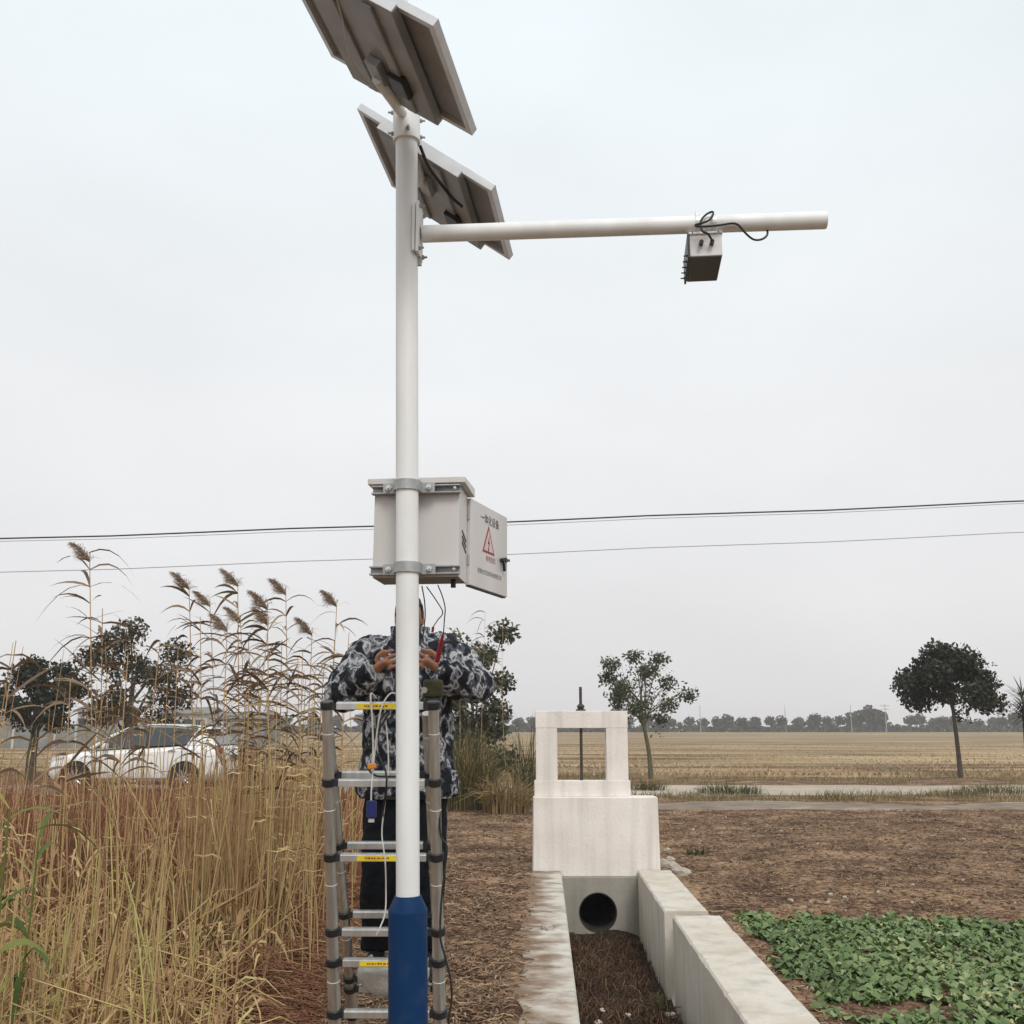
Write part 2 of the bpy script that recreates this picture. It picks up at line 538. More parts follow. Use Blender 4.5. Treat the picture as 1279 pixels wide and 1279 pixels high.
def np_mesh(name, V, F, tint=None, smooth=False):
    """V (n,3); F list of index arrays, each (m,k)"""
    me = bpy.data.meshes.new(name)
    V = np.asarray(V, np.float32)
    me.vertices.add(len(V))
    me.vertices.foreach_set('co', V.ravel())
    if not isinstance(F, list):
        F = [F]
    loops = np.concatenate([np.asarray(f, np.int32).ravel() for f in F])
    sizes = np.concatenate([np.full(len(f), f.shape[1], np.int32) for f in F])
    starts = np.concatenate([[0], np.cumsum(sizes)[:-1]]).astype(np.int32)
    me.loops.add(len(loops))
    me.loops.foreach_set('vertex_index', loops)
    me.polygons.add(len(sizes))
    me.polygons.foreach_set('loop_start', starts)
    me.polygons.foreach_set('loop_total', sizes)
    if smooth:
        me.polygons.foreach_set('use_smooth', np.ones(len(sizes), bool))
    me.update(calc_edges=True)
    if tint is not None:
        a = me.attributes.new('tint', 'FLOAT', 'POINT')
        a.data.foreach_set('value', np.asarray(tint, np.float32))
    me.validate()
    return me


def nrm(v):
    return v / np.maximum(np.linalg.norm(v, axis=-1, keepdims=True), 1e-9)


def bulk_tubes(P, Rr, sides=3, tint=None):
    """P (n,k,3) centre lines, Rr (n,k) radii"""
    n, k, _ = P.shape
    T = nrm(np.gradient(P, axis=1))
    ref = np.zeros_like(T)
    ref[..., 0] = 1
    m = np.abs(T[..., 0]) > 0.8
    ref[m] = (0, 1, 0)
    A = nrm(np.cross(T, ref))
    B = np.cross(T, A)
    ang = np.arange(sides) * 2 * np.pi / sides
    V = P[:, :, None, :] + Rr[:, :, None, None] * (np.cos(ang)[None, None, :, None] * A[:, :, None, :] + np.sin(ang)[None, None, :, None] * B[:, :, None, :])
    idx = np.arange(n * k * sides).reshape(n, k, sides)
    a, b = idx[:, :-1, :], idx[:, 1:, :]
    F = np.stack([a, np.roll(a, -1, 2), np.roll(b, -1, 2), b], -1).reshape(-1, 4)
    t = None if tint is None else np.repeat(tint, k * sides)
    return V.reshape(-1, 3), F, t


def bulk_ribbons(P, W, side, tint=None):
    """P (n,k,3), W (n,k) half widths, side (n,3) or (n,k,3) sideways direction"""
    n, k, _ = P.shape
    if side.ndim == 2:
        side = np.repeat(side[:, None, :], k, 1)
    V = np.stack([P - side * W[..., None], P + side * W[..., None]], 2)
    idx = np.arange(n * k * 2).reshape(n, k, 2)
    F = np.stack([idx[:, :-1, 0], idx[:, :-1, 1], idx[:, 1:, 1], idx[:, 1:, 0]], -1).reshape(-1, 4)
    t = None if tint is None else np.repeat(tint, k * 2)
    return V.reshape(-1, 3), F, t


def join(parts):
    Vs, Fs, Ts, o = [], [], [], 0
    for V, F, t in parts:
        Vs.append(V)
        Fs.append(F + o)
        Ts.append(t if t is not None else np.full(len(V), 0.5))
        o += len(V)
    return np.concatenate(Vs), Fs, np.concatenate(Ts)


class MB:
    """collects shapes into one mesh"""
    def __init__(self):
        self.v, self.f, self.t = [], [], []

    def add(self, verts, faces, tint=0.5):
        o = len(self.v)
        self.v += [tuple(float(c) for c in p) for p in verts]
        self.f += [tuple(i + o for i in f) for f in faces]
        self.t += [tint] * len(verts)
        return self

    def box(self, c, s, ax=None, taper=(1, 1)):
        c = np.asarray(c, float)
        if ax is None:
            ax = np.eye(3)
        ax = np.asarray(ax, float)
        vs = []
        for z in (-1, 1):
            k = taper if z > 0 else (1, 1)
            for x, y in ((-1, -1), (1, -1), (1, 1), (-1, 1)):
                vs.append(c + ax[0] * x * s[0] / 2 * k[0] + ax[1] * y * s[1] / 2 * k[1] + ax[2] * z * s[2] / 2)
        return self.add(vs, [(3, 2, 1, 0), (4, 5, 6, 7), (0, 1, 5, 4), (1, 2, 6, 5), (2, 3, 7, 6), (3, 0, 4, 7)])

    def tube(self, pts, rad, n=12, cap=True):
        P = np.asarray(pts, float)
        k = len(P)
        rad = np.full(k, rad) if np.isscalar(rad) else np.asarray(rad, float)
        T = nrm(np.gradient(P, axis=0))
        up = np.array([0, 0, 1.0]) if abs(T[0][2]) < 0.9 else np.array([1.0, 0, 0])
        a = nrm(np.cross(T[0], up))
        vs = []
        for i in range(k):
            a = nrm(a - T[i] * np.dot(a, T[i]))
            b = np.cross(T[i], a)
            for j in range(n):
                w = 2 * math.pi * j / n
                vs.append(P[i] + rad[i] * (math.cos(w) * a + math.sin(w) * b))
        fs = []
        for i in range(k - 1):
            for j in range(n):
                fs.append((i * n + j, i * n + (j + 1) % n, (i + 1) * n + (j + 1) % n, (i + 1) * n + j))
        if cap:
            fs.append(tuple(range(n - 1, -1, -1)))
            fs.append(tuple((k - 1) * n + j for j in range(n)))
        return self.add(vs, fs)

    def prism(self, poly, axis_o, ex, ey, ez, depth):
        """polygon (list of (u,v)) in plane ex,ey, pushed along ez by depth"""
        o, ex, ey, ez = (np.asarray(q, float) for q in (axis_o, ex, ey, ez))
        n = len(poly)
        a = [o + ex * u + ey * v for u, v in poly]
        b = [p + ez * depth for p in a]
        fs = [tuple(range(n - 1, -1, -1)), tuple(range(n, 2 * n))]
        fs += [(i, (i + 1) % n, n + (i + 1) % n, n + i) for i in range(n)]
        return self.add(a + b, fs)

    def build(self, name, m, parent=None, smooth=False, bevel=0.0, tint=False):
        me = bpy.data.meshes.new(name)
        me.from_pydata(self.v, [], self.f)
        bm = bmesh.new()
        bm.from_mesh(me)
        bmesh.ops.recalc_face_normals(bm, faces=bm.faces)
        bm.to_mesh(me)
        bm.free()
        if tint:
            a = me.attributes.new('tint', 'FLOAT', 'POINT')
            a.data.foreach_set('value', np.asarray(self.t, np.float32))
        o = link(name, me, m, parent)
        if smooth:
            me.shade_smooth()
            me.set_sharp_from_angle(angle=R(35))
        if bevel:
            md = o.modifiers.new('bevel', 'BEVEL')
            md.width = bevel
            md.segments = 2
            md.limit_method = 'ANGLE'
            md.angle_limit = R(40)
        return o


def spline(pts, n=24):
    """Catmull-Rom through pts"""
    P = np.asarray(pts, float)
    P = np.vstack([2 * P[0] - P[1], P, 2 * P[-1] - P[-2]])
    out = []
    seg = len(P) - 3
    for i in range(seg):
        m = max(2, n // seg)
        for t in np.linspace(0, 1, m, endpoint=(i == seg - 1)):
            a, b, c, d = P[i:i + 4]
            out.append(0.5 * (2 * b + (c - a) * t + (2 * a - 5 * b + 4 * c - d) * t * t + (3 * b - a - 3 * c + d) * t ** 3))
    return np.array(out)


def copy_tree(o, loc, label=None, rz=None, scale=None):
    c = o.copy()
    COL.objects.link(c)
    c.location = loc
    if rz is not None:
        c.rotation_euler = (0, 0, rz)
    if scale is not None:
        c.scale = scale
    if label:
        c['label'] = label
    for ch in o.children:
        d = ch.copy()
        COL.objects.link(d)
        d.parent = c
    return c


# ================================================================== THE SETTING
CH_SLOPE = 0.03
def chx(s, Y):
    """channel coordinates: s across, Y along (the channel runs slightly to the right going away)"""
    return s + CH_SLOPE * (Y - 5.9)


S_LO, S_LI, S_RI, S_RO = -0.02, 0.36, 1.18, 1.57   # wall faces of the channel: left outer/inner, right inner/outer
GATE_Y = 11.60


def fbm(x, y, s, o=4):
    v, a, f = 0.0, 1.0, s
    for _ in range(o):
        v += a * mnoise.noise((x * f, y * f, 3.1))
        a *= 0.5
        f *= 2.1
    return v


def soil_height(x, y, s):
    near = math.exp(-((s - 0.12) / 0.22) ** 4) if y < GATE_Y else 0.0
    h = 0.016 * fbm(x, y, 1.1, 3) + 0.012 * fbm(x + 9, y, 5.0, 3) * (1 - 0.85 * near)
    if s < S_LI + 0.05 and y < GATE_Y:        # loose soil lapping over the left wall's outer edge
        k = math.exp(-((s + 0.03) / 0.11) ** 2)
        h += k * (0.050 + 0.035 * mnoise.noise((x * 1.0, y * 1.1, 1.7)) + 0.014 * mnoise.noise((x * 3.0, y * 3.4, 6.7)))
        h -= 0.10 * min(1.0, max(0.0, (s - 0.16) / 0.10))
    if s > 1.5:
        k = math.exp(-((s - 1.66) / 0.12) ** 2)
        h += k * 0.012
    edge = min(1.0, max(0.0, (20.0 - y) / 1.5)) * min(1.0, max(0.0, (y - 2.0) / 0.5)) * min(1.0, (8.0 - abs(x)) / 1.0 if abs(x) < 8 else 0)
    return h * max(edge, 0.0)


def build_ground():
    ss = np.concatenate([np.arange(-8.0, -2.0, 0.16), np.arange(-2.0, -0.3, 0.05), np.arange(-0.3, 0.34, 0.02), np.arange(0.34, 5.0, 0.05), np.arange(5.0, 8.01, 0.16)])
    ys = np.concatenate([np.arange(2.0, 5.2, 0.2), np.arange(5.2, 12.5, 0.04), np.arange(12.5, 20.01, 0.12)])
    hole = lambda s, y: 0.30 < s < 1.46 and y < 11.9
    V, F, ids = [], [], {}
    for j, y in enumerate(ys):
        for i, s in enumerate(ss):
            x = chx(s, y) if abs(s) < 7 else s
            V.append((x, y, soil_height(x, y, s)))
    n = len(ss)
    for j in range(len(ys) - 1):
        for i in range(n - 1):
            if not hole((ss[i] + ss[i + 1]) / 2, (ys[j] + ys[j + 1]) / 2):
                F.append((j * n + i, j * n + i + 1, (j + 1) * n + i + 1, (j + 1) * n + i))
    o = len(V)
    x0, x1, y0, y1, B = -7.9, 7.9, 2.0, 19.9, 2500.0
    V += [(-B, -60, -0.012), (B, -60, -0.012), (B, B, -0.012), (-B, B, -0.012), (x0, y0, -0.012), (x1, y0, -0.012), (x1, y1, -0.012), (x0, y1, -0.012)]
    F += [(o, o + 1, o + 5, o + 4), (o + 1, o + 2, o + 6, o + 5), (o + 2, o + 3, o + 7, o + 6), (o + 3, o, o + 4, o + 7)]
    me = bpy.data.meshes.new('ground')
    me.from_pydata(V, [], F)
    me.shade_smooth()
    tag(link('ground', me, M_SOIL, recentre=False), kind='structure')


build_ground()


def strip(name, m, y0, y1, z, x0=-70, x1=70, wob=0.25, step=1.0, seed=0.0):
    xs = np.arange(x0, x1 + 0.1, step)
    V, F = [], []
    for x in xs:
        a = y0 + wob * mnoise.noise((x * 0.35, seed, 0)) + 0.3 * wob * mnoise.noise((x * 1.7, seed, 4))
        b = y1 + wob * mnoise.noise((x * 0.3, seed + 9, 0)) + 0.3 * wob * mnoise.noise((x * 1.4, seed, 7))
        for t in (0, 0.12, 0.88, 1):
            V.append((x, a + (b - a) * t, (z + 0.012 * mnoise.noise((x * 0.8, t * 3, seed))) if 0 < t < 1 else -0.03))
    for i in range(len(xs) - 1):
        for k in range(3):
            F.append((i * 4 + k, (i + 1) * 4 + k, (i + 1) * 4 + k + 1, i * 4 + k + 1))
    me = bpy.data.meshes.new(name)
    me.from_pydata(V, [], F)
    return tag(link(name, me, m, recentre=False), kind='structure')


strip('dirt_road', M_ROAD, 24.6, 28.8, 0.022, wob=0.5, step=0.5)
strip('muddy_track', M_TRACK, 20.6, 22.2, 0.016, x0=2.2, x1=60, wob=1.3, step=0.4, seed=5)


def build_field():
    ys = np.concatenate([np.arange(33.2, 70, 0.3), np.arange(70, 130, 1.0), np.arange(130, 900, 40)])
    xs = np.concatenate([np.arange(-420, -60, 40), np.arange(-60, 90, 1.5), np.arange(90, 421, 40)])
    V, F = [], []
    for y in ys:
        for x in xs:
            rip = 0.05 * math.sin(y * 2 * math.pi / 2.4 + 0.6 * mnoise.noise((x * 0.05, y * 0.05, 0)))
            rip += 0.05 * mnoise.noise((x * 0.12, y * 0.9, 2))
            if 51.5 < y < 53.5 or 41.5 < y < 42.5:
                rip -= 0.16
            fade = 1.0 if y < 110 else 0.0
            V.append((x, y + (0.4 * mnoise.noise((x * 0.2, 3, 3)) if y < 34 else 0), (0.09 + rip * fade) if y > 33.5 else -0.04))
    n = len(xs)
    for j in range(len(ys) - 1):
        for i in range(n - 1):
            F.append((j * n + i, j * n + i + 1, (j + 1) * n + i + 1, (j + 1) * n + i))
    me = bpy.data.meshes.new('stubble_field')
    me.from_pydata(V, [], F)
    tag(link('stubble_field', me, M_FIELD, recentre=False), kind='structure')
    # stubble
    N = 26000
    y = 33.6 + 62 * rng.random(N) ** 1.6
    x = (rng.random(N) - 0.42) * 1.25 * y
    y = np.round(y / 0.6) * 0.6 + rng.normal(0, 0.09, N)
    h = rng.uniform(0.02, 0.08, N)
    P = np.zeros((N, 2, 3))
    P[:, 0] = np.stack([x, y, np.full(N, 0.05)], -1)
    P[:, 1] = P[:, 0] + np.stack([rng.normal(0, 0.05, N), rng.normal(0, 0.03, N), h + 0.04], -1)
    W = np.stack([np.full(N, 0.03), np.full(N, 0.012)], -1) * rng.uniform(0.6, 1.6, N)[:, None]
    side = np.tile(np.array([1.0, 0, 0]), (N, 1))
    V, F, t = bulk_ribbons(P, W, side, rng.random(N) * 0.6 + 0.4)
    tag(link('field_stubble', np_mesh('field_stubble', V, F, t), M_LITTERSTRAW, recentre=False),
        'low dry stubble standing in rows across the harvested field', 'stubble', kind='stuff')


build_field()


# ------------------------------------------------------------------ concrete channel
def wall_block(s0, s1, y0, y1, z0, z1, n=30, seed=0.0, chip=0.012, ds=0.0):
    """long concrete wall with slightly uneven, chipped top edges"""
    mb = MB()
    sec, tn = [], []
    for i in range(n + 1):
        y = y0 + (y1 - y0) * i / n
        c = lambda k: chip * (0.6 * mnoise.noise((y * 3.1, k, seed)) + max(0, mnoise.noise((y * 7.0, k + 5, seed)) - 0.25) * -2.0)
        b = 0.012
        zt = z1 + 0.004 * mnoise.noise((y * 2, seed, 2))
        pts = [(s0, z0), (s0 + 0 * b, zt - b + min(0, c(1))), (s0 + b - min(0, c(1)), zt), (s1 - b + min(0, c(2)), zt), (s1, zt - b + min(0, c(2))), (s1, z0)]
        sec.append([(chx(s + ds, y), y, z) for s, z in pts])
        tn += [(s1 - s) / (s1 - s0) for s, z in pts]
    m = 6
    vs = [p for s in sec for p in s]
    fs = []
    for i in range(n):
        for k in range(m):
            fs.append((i * m + k, i * m + (k + 1) % m, (i + 1) * m + (k + 1) % m, (i + 1) * m + k))
    fs += [tuple(range(m - 1, -1, -1)), tuple(n * m + k for k in range(m))]
    mb.add(vs, fs)
    mb.t = tn
    return mb


tag(wall_block(S_LO, S_LI, 1.5, GATE_Y - 0.02, -0.85, 0.035, 150, 1.0, 0.006).build('channel_wall', M_CONCDIRT, tint=True),
    'weathered left concrete channel wall with soil spilled over its outer edge', 'wall', 'concrete channel walls')
tag(wall_block(S_RI, S_RO - 0.02, 9.08, GATE_Y - 0.02, -0.85, 0.04, 70, 4.0, 0.03).build('channel_wall', M_CONC2),
    'short right concrete channel wall section next to the sluice block', 'wall', 'concrete channel walls')
tag(wall_block(S_RI + 0.015, S_RO + 0.02, 1.5, 8.80, -0.85, 0.05, 200, 8.0, 0.03, ds=0.02).build('channel_wall', M_CONC2),
    'long right concrete channel wall section beside the green crops', 'wall', 'concrete channel walls')
# broken mortar in the joint between the two right-hand sections
for k in range(7):
    bm = bmesh.new()
    bmesh.ops.create_icosphere(bm, subdivisions=2, radius=1)
    for v in bm.verts:
        v.co *= 1 + 0.35 * mnoise.noise(v.co * 1.7 + Vector((k * 7, 0, 0)))
        v.co = Vector((v.co.x * random.uniform(.05, .09), v.co.y * 0.05, v.co.z * 0.035))
    s = 1.34 + 0.036 * k
    bmesh.ops.translate(bm, verts=bm.verts, vec=(chx(s, 8.94), 8.94 + random.uniform(-.03, .03), 0.0 - 0.012 * (k < 2)))
    me = bpy.data.meshes.new('mortar_lump')
    bm.to_mesh(me)
    bm.free()
    tag(link('mortar_lump', me, M_CONC3), 'broken mortar lump in the joint of the right channel wall', 'rubble', 'mortar lumps in the wall joint')

# channel bed
def channel_bed():
    V, F = [], []
    ys = np.arange(1.5, GATE_Y + 0.01, 0.06)
    ss = np.linspace(S_LI - 0.02, S_RI + 0.04, 18)
    for y in ys:
        for s in ss:
            x = chx(s, y)
            z = -0.66 + 0.05 * fbm(x, y, 2.2, 4) + (0.10 if y < 8.4 else 0.0) * min(1, (8.4 - y) / 1.5 if y < 8.4 else 0)
            if y > 11.0:
                z += 0.10 * max(0.0, (y - 11.0) / 0.5) * (0.6 + 0.6 * mnoise.noise((x * 3, y, 0)))
            V.append((x, y, z))
    n = len(ss)
    for j in range(len(ys) - 1):
        for i in range(n - 1):
            F.append((j * n + i, j * n + i + 1, (j + 1) * n + i + 1, (j + 1) * n + i))
    me = bpy.data.meshes.new('channel_bed')
    me.from_pydata(V, [], F)
    me.shade_smooth()
    tag(link('channel_bed', me, M_MUD, recentre=False), kind='structure')
    # dead grass and roots lying in it
    N = 1500
    y = rng.uniform(6.3, 11.3, N)
    s = rng.uniform(S_LI + 0.02, S_RI - 0.02, N)
    a = rng.uniform(0, 2 * np.pi, N)
    L = rng.uniform(0.05, 0.22, N)
    t = np.linspace(0, 1, 4)
    P = np.zeros((N, 4, 3))
    d = np.stack([np.cos(a), np.sin(a)], -1)
    cur = rng.normal(0, 0.5, N)
    for k in range(4):
        P[:, k, 0] = chx(s, y) + (d[:, 0] * t[k] - d[:, 1] * cur * t[k] ** 2) * L
        P[:, k, 1] = y + (d[:, 1] * t[k] + d[:, 0] * cur * t[k] ** 2) * L
        P[:, k, 2] = -0.64 + 0.06 * rng.random(N) + np.where(y < 8.4, 0.08, 0) + np.sin(t[k] * 3.1) * rng.uniform(0, 0.09, N)
    P[:, :, 0] = np.clip(P[:, :, 0], chx(S_LI + 0.03, P[:, :, 1]), chx(S_RI - 0.04, P[:, :, 1]))
    V, F, tt = bulk_tubes(P, np.full((N, 4), 0.0028) * rng.uniform(0.6, 1.5, N)[:, None], 3, rng.random(N) ** 2.6 * 0.42)
    tag(link('channel_straw', np_mesh('channel_straw', V, F, tt), M_LITTERSTRAW, recentre=False),
        'tangled dead grass lying on the channel bed', 'grass', kind='stuff')


channel_bed()


# ------------------------------------------------------------------ sluice gate
def sluice():
    gx = lambda s: chx(s, GATE_Y)
    root = empty('sluice_gate', (gx(0.75), GATE_Y + 0.15, 0), 'pale concrete sluice gate with square opening and threaded lifting rod', 'sluice gate')
    xL, xR = 0.225, 1.605
    b = MB()
    b.box(((xL + xR) / 2, GATE_Y + 0.15, 0.385), (xR - xL, 0.30, 0.83), taper=(0.985, 0.96))
    b.build('base_block', M_CONC, root, bevel=0.012)
    fY = GATE_Y + 0.19
    zb = 0.80
    fl, fr = at(668.5, 985, fY)[0], at(785.5, 985, fY)[0]
    ztop = at(700, 888, fY)[2]
    ol, orr = at(695.5, 940, fY)[0], at(757, 940, fY)[0]
    oz0, oz1 = at(700, 974.5, fY)[2], at(700, 909.5, fY)[2]
    MB().box(((fl + fr) / 2, fY, (zb + oz0) / 2), (fr - fl + 0.02, 0.17, oz0 - zb)).build('sill_beam', M_CONC, root, bevel=0.006)
    MB().box(((fl + ol) / 2 + 0.006, fY + 0.002, (oz0 + oz1) / 2), (ol - fl - 0.006, 0.15, oz1 - oz0)).build('frame_post', M_CONC, root, bevel=0.004)
    MB().box(((fr + orr) / 2 - 0.006, fY + 0.002, (oz0 + oz1) / 2), (fr - orr - 0.006, 0.15, oz1 - oz0)).build('frame_post', M_CONC, root, bevel=0.004)
    MB().box(((fl + fr) / 2, fY + 0.002, (oz1 + ztop) / 2), (fr - fl - 0.012, 0.153, ztop - oz1)).build('lintel', M_CONC, root, bevel=0.006)
    rx = at(725.5, 900, fY)[0]
    rtop = at(725, 858, fY)[2]
    rod = MB()
    n = 90
    zz = np.linspace(0.5, rtop, n)
    rod.tube([(rx, fY, z) for z in zz], [0.016 + 0.0022 * (i % 2) for i in range(n)], 10)
    rod.build('lifting_rod', M_STEEL_DK, root, smooth=False)
    nut = MB()
    nut.tube([(rx, fY, ztop + 0.001), (rx, fY, ztop + 0.02)], 0.055, 16)
    nut.tube([(rx, fY, ztop + 0.02), (rx, fY, ztop + 0.05), (rx, fY, ztop + 0.075)], [0.035, 0.05, 0.03], 6)
    nut.build('lifting_nut', M_STEEL_DK, root)
    # headwall with round pipe mouth below the block
    pc = at(747, 1140, GATE_Y - 0.06)
    pr = 0.205
    x0, x1 = chx(S_LI, GATE_Y) - 0.05, chx(S_RI, GATE_Y) + 0.05
    z0, z1 = -0.9, -0.03
    N = 48
    ring, outer = [], []
    for k in range(N):
        a = 2 * math.pi * k / N
        c, s = math.cos(a), math.sin(a)
        ring.append((pc[0] + pr * c, pc[2] + pr * s))
        tx = ((x1 - pc[0]) if c > 0 else (x0 - pc[0])) / c if abs(c) > 1e-6 else 1e9
        tz = ((z1 - pc[2]) if s > 0 else (z0 - pc[2])) / s if abs(s) > 1e-6 else 1e9
        t = min(tx, tz)
        outer.append((pc[0] + t * c, pc[2] + t * s))
    # push nearest outer samples into the corners
    for cx, cz in ((x0, z0), (x0, z1), (x1, z0), (x1, z1)):
        i = min(range(N), key=lambda q: (outer[q][0] - cx) ** 2 + (outer[q][1] - cz) ** 2)
        outer[i] = (cx, cz)
    yF, yB = GATE_Y - 0.06, GATE_Y + 0.12
    vs = [(x, yF, z) for x, z in ring] + [(x, yF, z) for x, z in outer] + [(x, yB, z) for x, z in ring] + [(x, yB, z) for x, z in outer]
    fs = []
    for k in range(N):
        k2 = (k + 1) % N
        fs += [(k, k2, N + k2, N + k), (2 * N + k2, 2 * N + k, 3 * N + k, 3 * N + k2), (k2, k, 2 * N + k, 2 * N + k2), (N + k, N + k2, 3 * N + k2, 3 * N + k)]
    hw = MB().add(vs, fs)
    hw.build('headwall', M_CONC3, root)
    pipe = MB()
    vs, fs = [], []
    for j, (y, r) in enumerate(((yF + 0.003, pr + 0.001), (yF + 0.003, pr - 0.012), (yB + 9.0, pr - 0.012), (yB + 9.0, 0.001))):
        for k in range(N):
            a = 2 * math.pi * k / N
            vs.append((pc[0] + r * math.cos(a), y, pc[2] + r * math.sin(a)))
    for j in range(3):
        for k in range(N):
            k2 = (k + 1) % N
            fs.append((j * N + k, j * N + k2, (j + 1) * N + k2, (j + 1) * N + k))
    pipe.add(vs, fs)
    pipe.build('drain_pipe', M_DARKPIPE, root, smooth=True)


sluice()


def rock(name, loc, size, m, seed, label, cat, group=None):
    bm = bmesh.new()
    bmesh.ops.create_icosphere(bm, subdivisions=2, radius=1)
    for v in bm.verts:
        v.co *= 1 + 0.4 * mnoise.noise(v.co * 1.3 + Vector((seed * 5.3, 0, 0)))
        v.co = Vector((v.co.x * size[0], v.co.y * size[1], max(v.co.z, -0.5) * size[2]))
    bmesh.ops.rotate(bm, verts=bm.verts, cent=(0, 0, 0), matrix=Matrix.Rotation(seed * 1.3, 3, 'Z'))
    bmesh.ops.translate(bm, verts=bm.verts, vec=Vector([float(c) for c in loc]))
    me = bpy.data.meshes.new(name)
    bm.to_mesh(me)
    bm.free()
    return tag(link(name, me, m), label, cat, group)


rock('stone', gp(683, 1158, 0.05), (0.06, 0.05, 0.03), M_STONE, 1.0, 'small brown stone lying on the left channel wall', 'stone')
for k, (x, y, s) in enumerate(((836, 1082, .11), (845, 1088, .08), (838, 1074, .07), (852, 1090, .10), (833, 1062, .06), (829, 1076, .06))):
    rock('rubble_stone', gp(x, y, 0.02), (s, s * .8, s * .55), M_STONE, k + 2.0, 'broken stone piled against the right side of the sluice block', 'stone', 'rubble beside the sluice block')
for k, (x, y, s) in enumerate(((1055, 1121, .05), (988, 1125, .05), (1037, 1117, .045), (1140, 1105, .04), (1034, 1127, .04), (1021, 1054, .045), (976, 1038, .05), (866, 1036, .05), (1204, 1048, .05), (1097, 1114, .035))):
    rock('field_stone', gp(x, y, 0.03), (s * .6, s * .45, s * .32), M_STONE, k + 20.0, 'small pale stone lying on the bare soil right of the channel', 'stone', 'pale stones on the soil')
for k, (x, y, s) in enumerate(((752, 1262, .032), (784, 1268, .028), (748, 1279, .05), (838, 1268, .045))):
    p = at(x, y, 8.0 - 0.18 * k)
    p = gp(x, y, -0.52)
    rock('white_litter', p, (s, s * .7, s * .5), M_LITTER, k + 40.0, 'scrap of pale litter on the channel bed', 'litter', 'litter in the channel')


# ------------------------------------------------------------------ loose things on the soil
def soil_litter():
    N = 34000
    y = 5.2 + 15 * rng.random(N) ** 1.5
    x = rng.uniform(-2.4, 9.5, N)
    s = x - CH_SLOPE * (y - 5.9)
    ok = ((s < S_LO + 0.15) | (s > S_RO + 0.06) | (y > 12.1)) & ~((s > 1.75) & (y < 9.0))
    x, y = x[ok], y[ok]
    s = s[ok]
    N = len(x)
    a = rng.uniform(0, 2 * np.pi, N)
    L = rng.uniform(0.02, 0.11, N)
    t = np.linspace(-0.5, 0.5, 3)
    P = np.zeros((N, 3, 3))
    z = np.array([soil_height(xx, yy, sx) for xx, yy, sx in zip(x, y, s)])
    for k in range(3):
        P[:, k, 0] = x + np.cos(a) * t[k] * L
        P[:, k, 1] = y + np.sin(a) * t[k] * L
        P[:, k, 2] = z + 0.006 + rng.uniform(0, 0.012, N) + (k == 1) * rng.uniform(0, 0.01, N)
    V, F, tt = bulk_tubes(P, np.full((N, 3), 0.003) * rng.uniform(0.5, 1.5, N)[:, None], 3, rng.random(N) ** 1.4)
    tag(link('straw_litter', np_mesh('straw_litter', V, F, tt), M_LITTERSTRAW, recentre=False),
        'short bits of dry straw strewn over the bare brown soil', 'straw', kind='stuff')
    # clods
    N = 16000
    y = 5.2 + 15 * rng.random(N) ** 1.5
    x = rng.uniform(-1.8, 9.5, N)
    s = x - CH_SLOPE * (y - 5.9)
    ok = ((s < S_LO + 0.1) | (s > S_RO + 0.05) | (y > 12.1))
    x, y, s = x[ok], y[ok], s[ok]
    N = len(x)
    base = np.array([(1, 0, 0), (-1, 0, 0), (0, 1, 0), (0, -1, 0), (0, 0, 1), (0, 0, -1)], float)
    tri = np.array([(0, 2, 4), (2, 1, 4), (1, 3, 4), (3, 0, 4), (2, 0, 5), (1, 2, 5), (3, 1, 5), (0, 3, 5)])
    r = 0.006 + 0.022 * rng.random(N) ** 3
    V = base[None] * r[:, None, None] * rng.uniform(0.5, 1.3, (N, 6, 1))
    an = rng.uniform(0, 6.28, N)
    c, sn = np.cos(an)[:, None], np.sin(an)[:, None]
    V = np.stack([V[..., 0] * c - V[..., 1] * sn, V[..., 0] * sn + V[..., 1] * c, V[..., 2] * 0.8], -1)
    z = np.array([soil_height(xx, yy, sx) for xx, yy, sx in zip(x, y, s)])
    V += np.stack([x, y, z + r * 0.3], -1)[:, None, :]
    F = (tri[None] + (np.arange(N) * 6)[:, None, None]).reshape(-1, 3)
    tt = np.repeat(np.minimum(rng.random(N) ** 1.2, 1), 6)
    tag(link('soil_clods', np_mesh('soil_clods', V.reshape(-1, 3), F, tt), M_CLOD, recentre=False),
        'small clods and crumbs lying on the brown soil', 'soil', kind='stuff')


soil_litter()


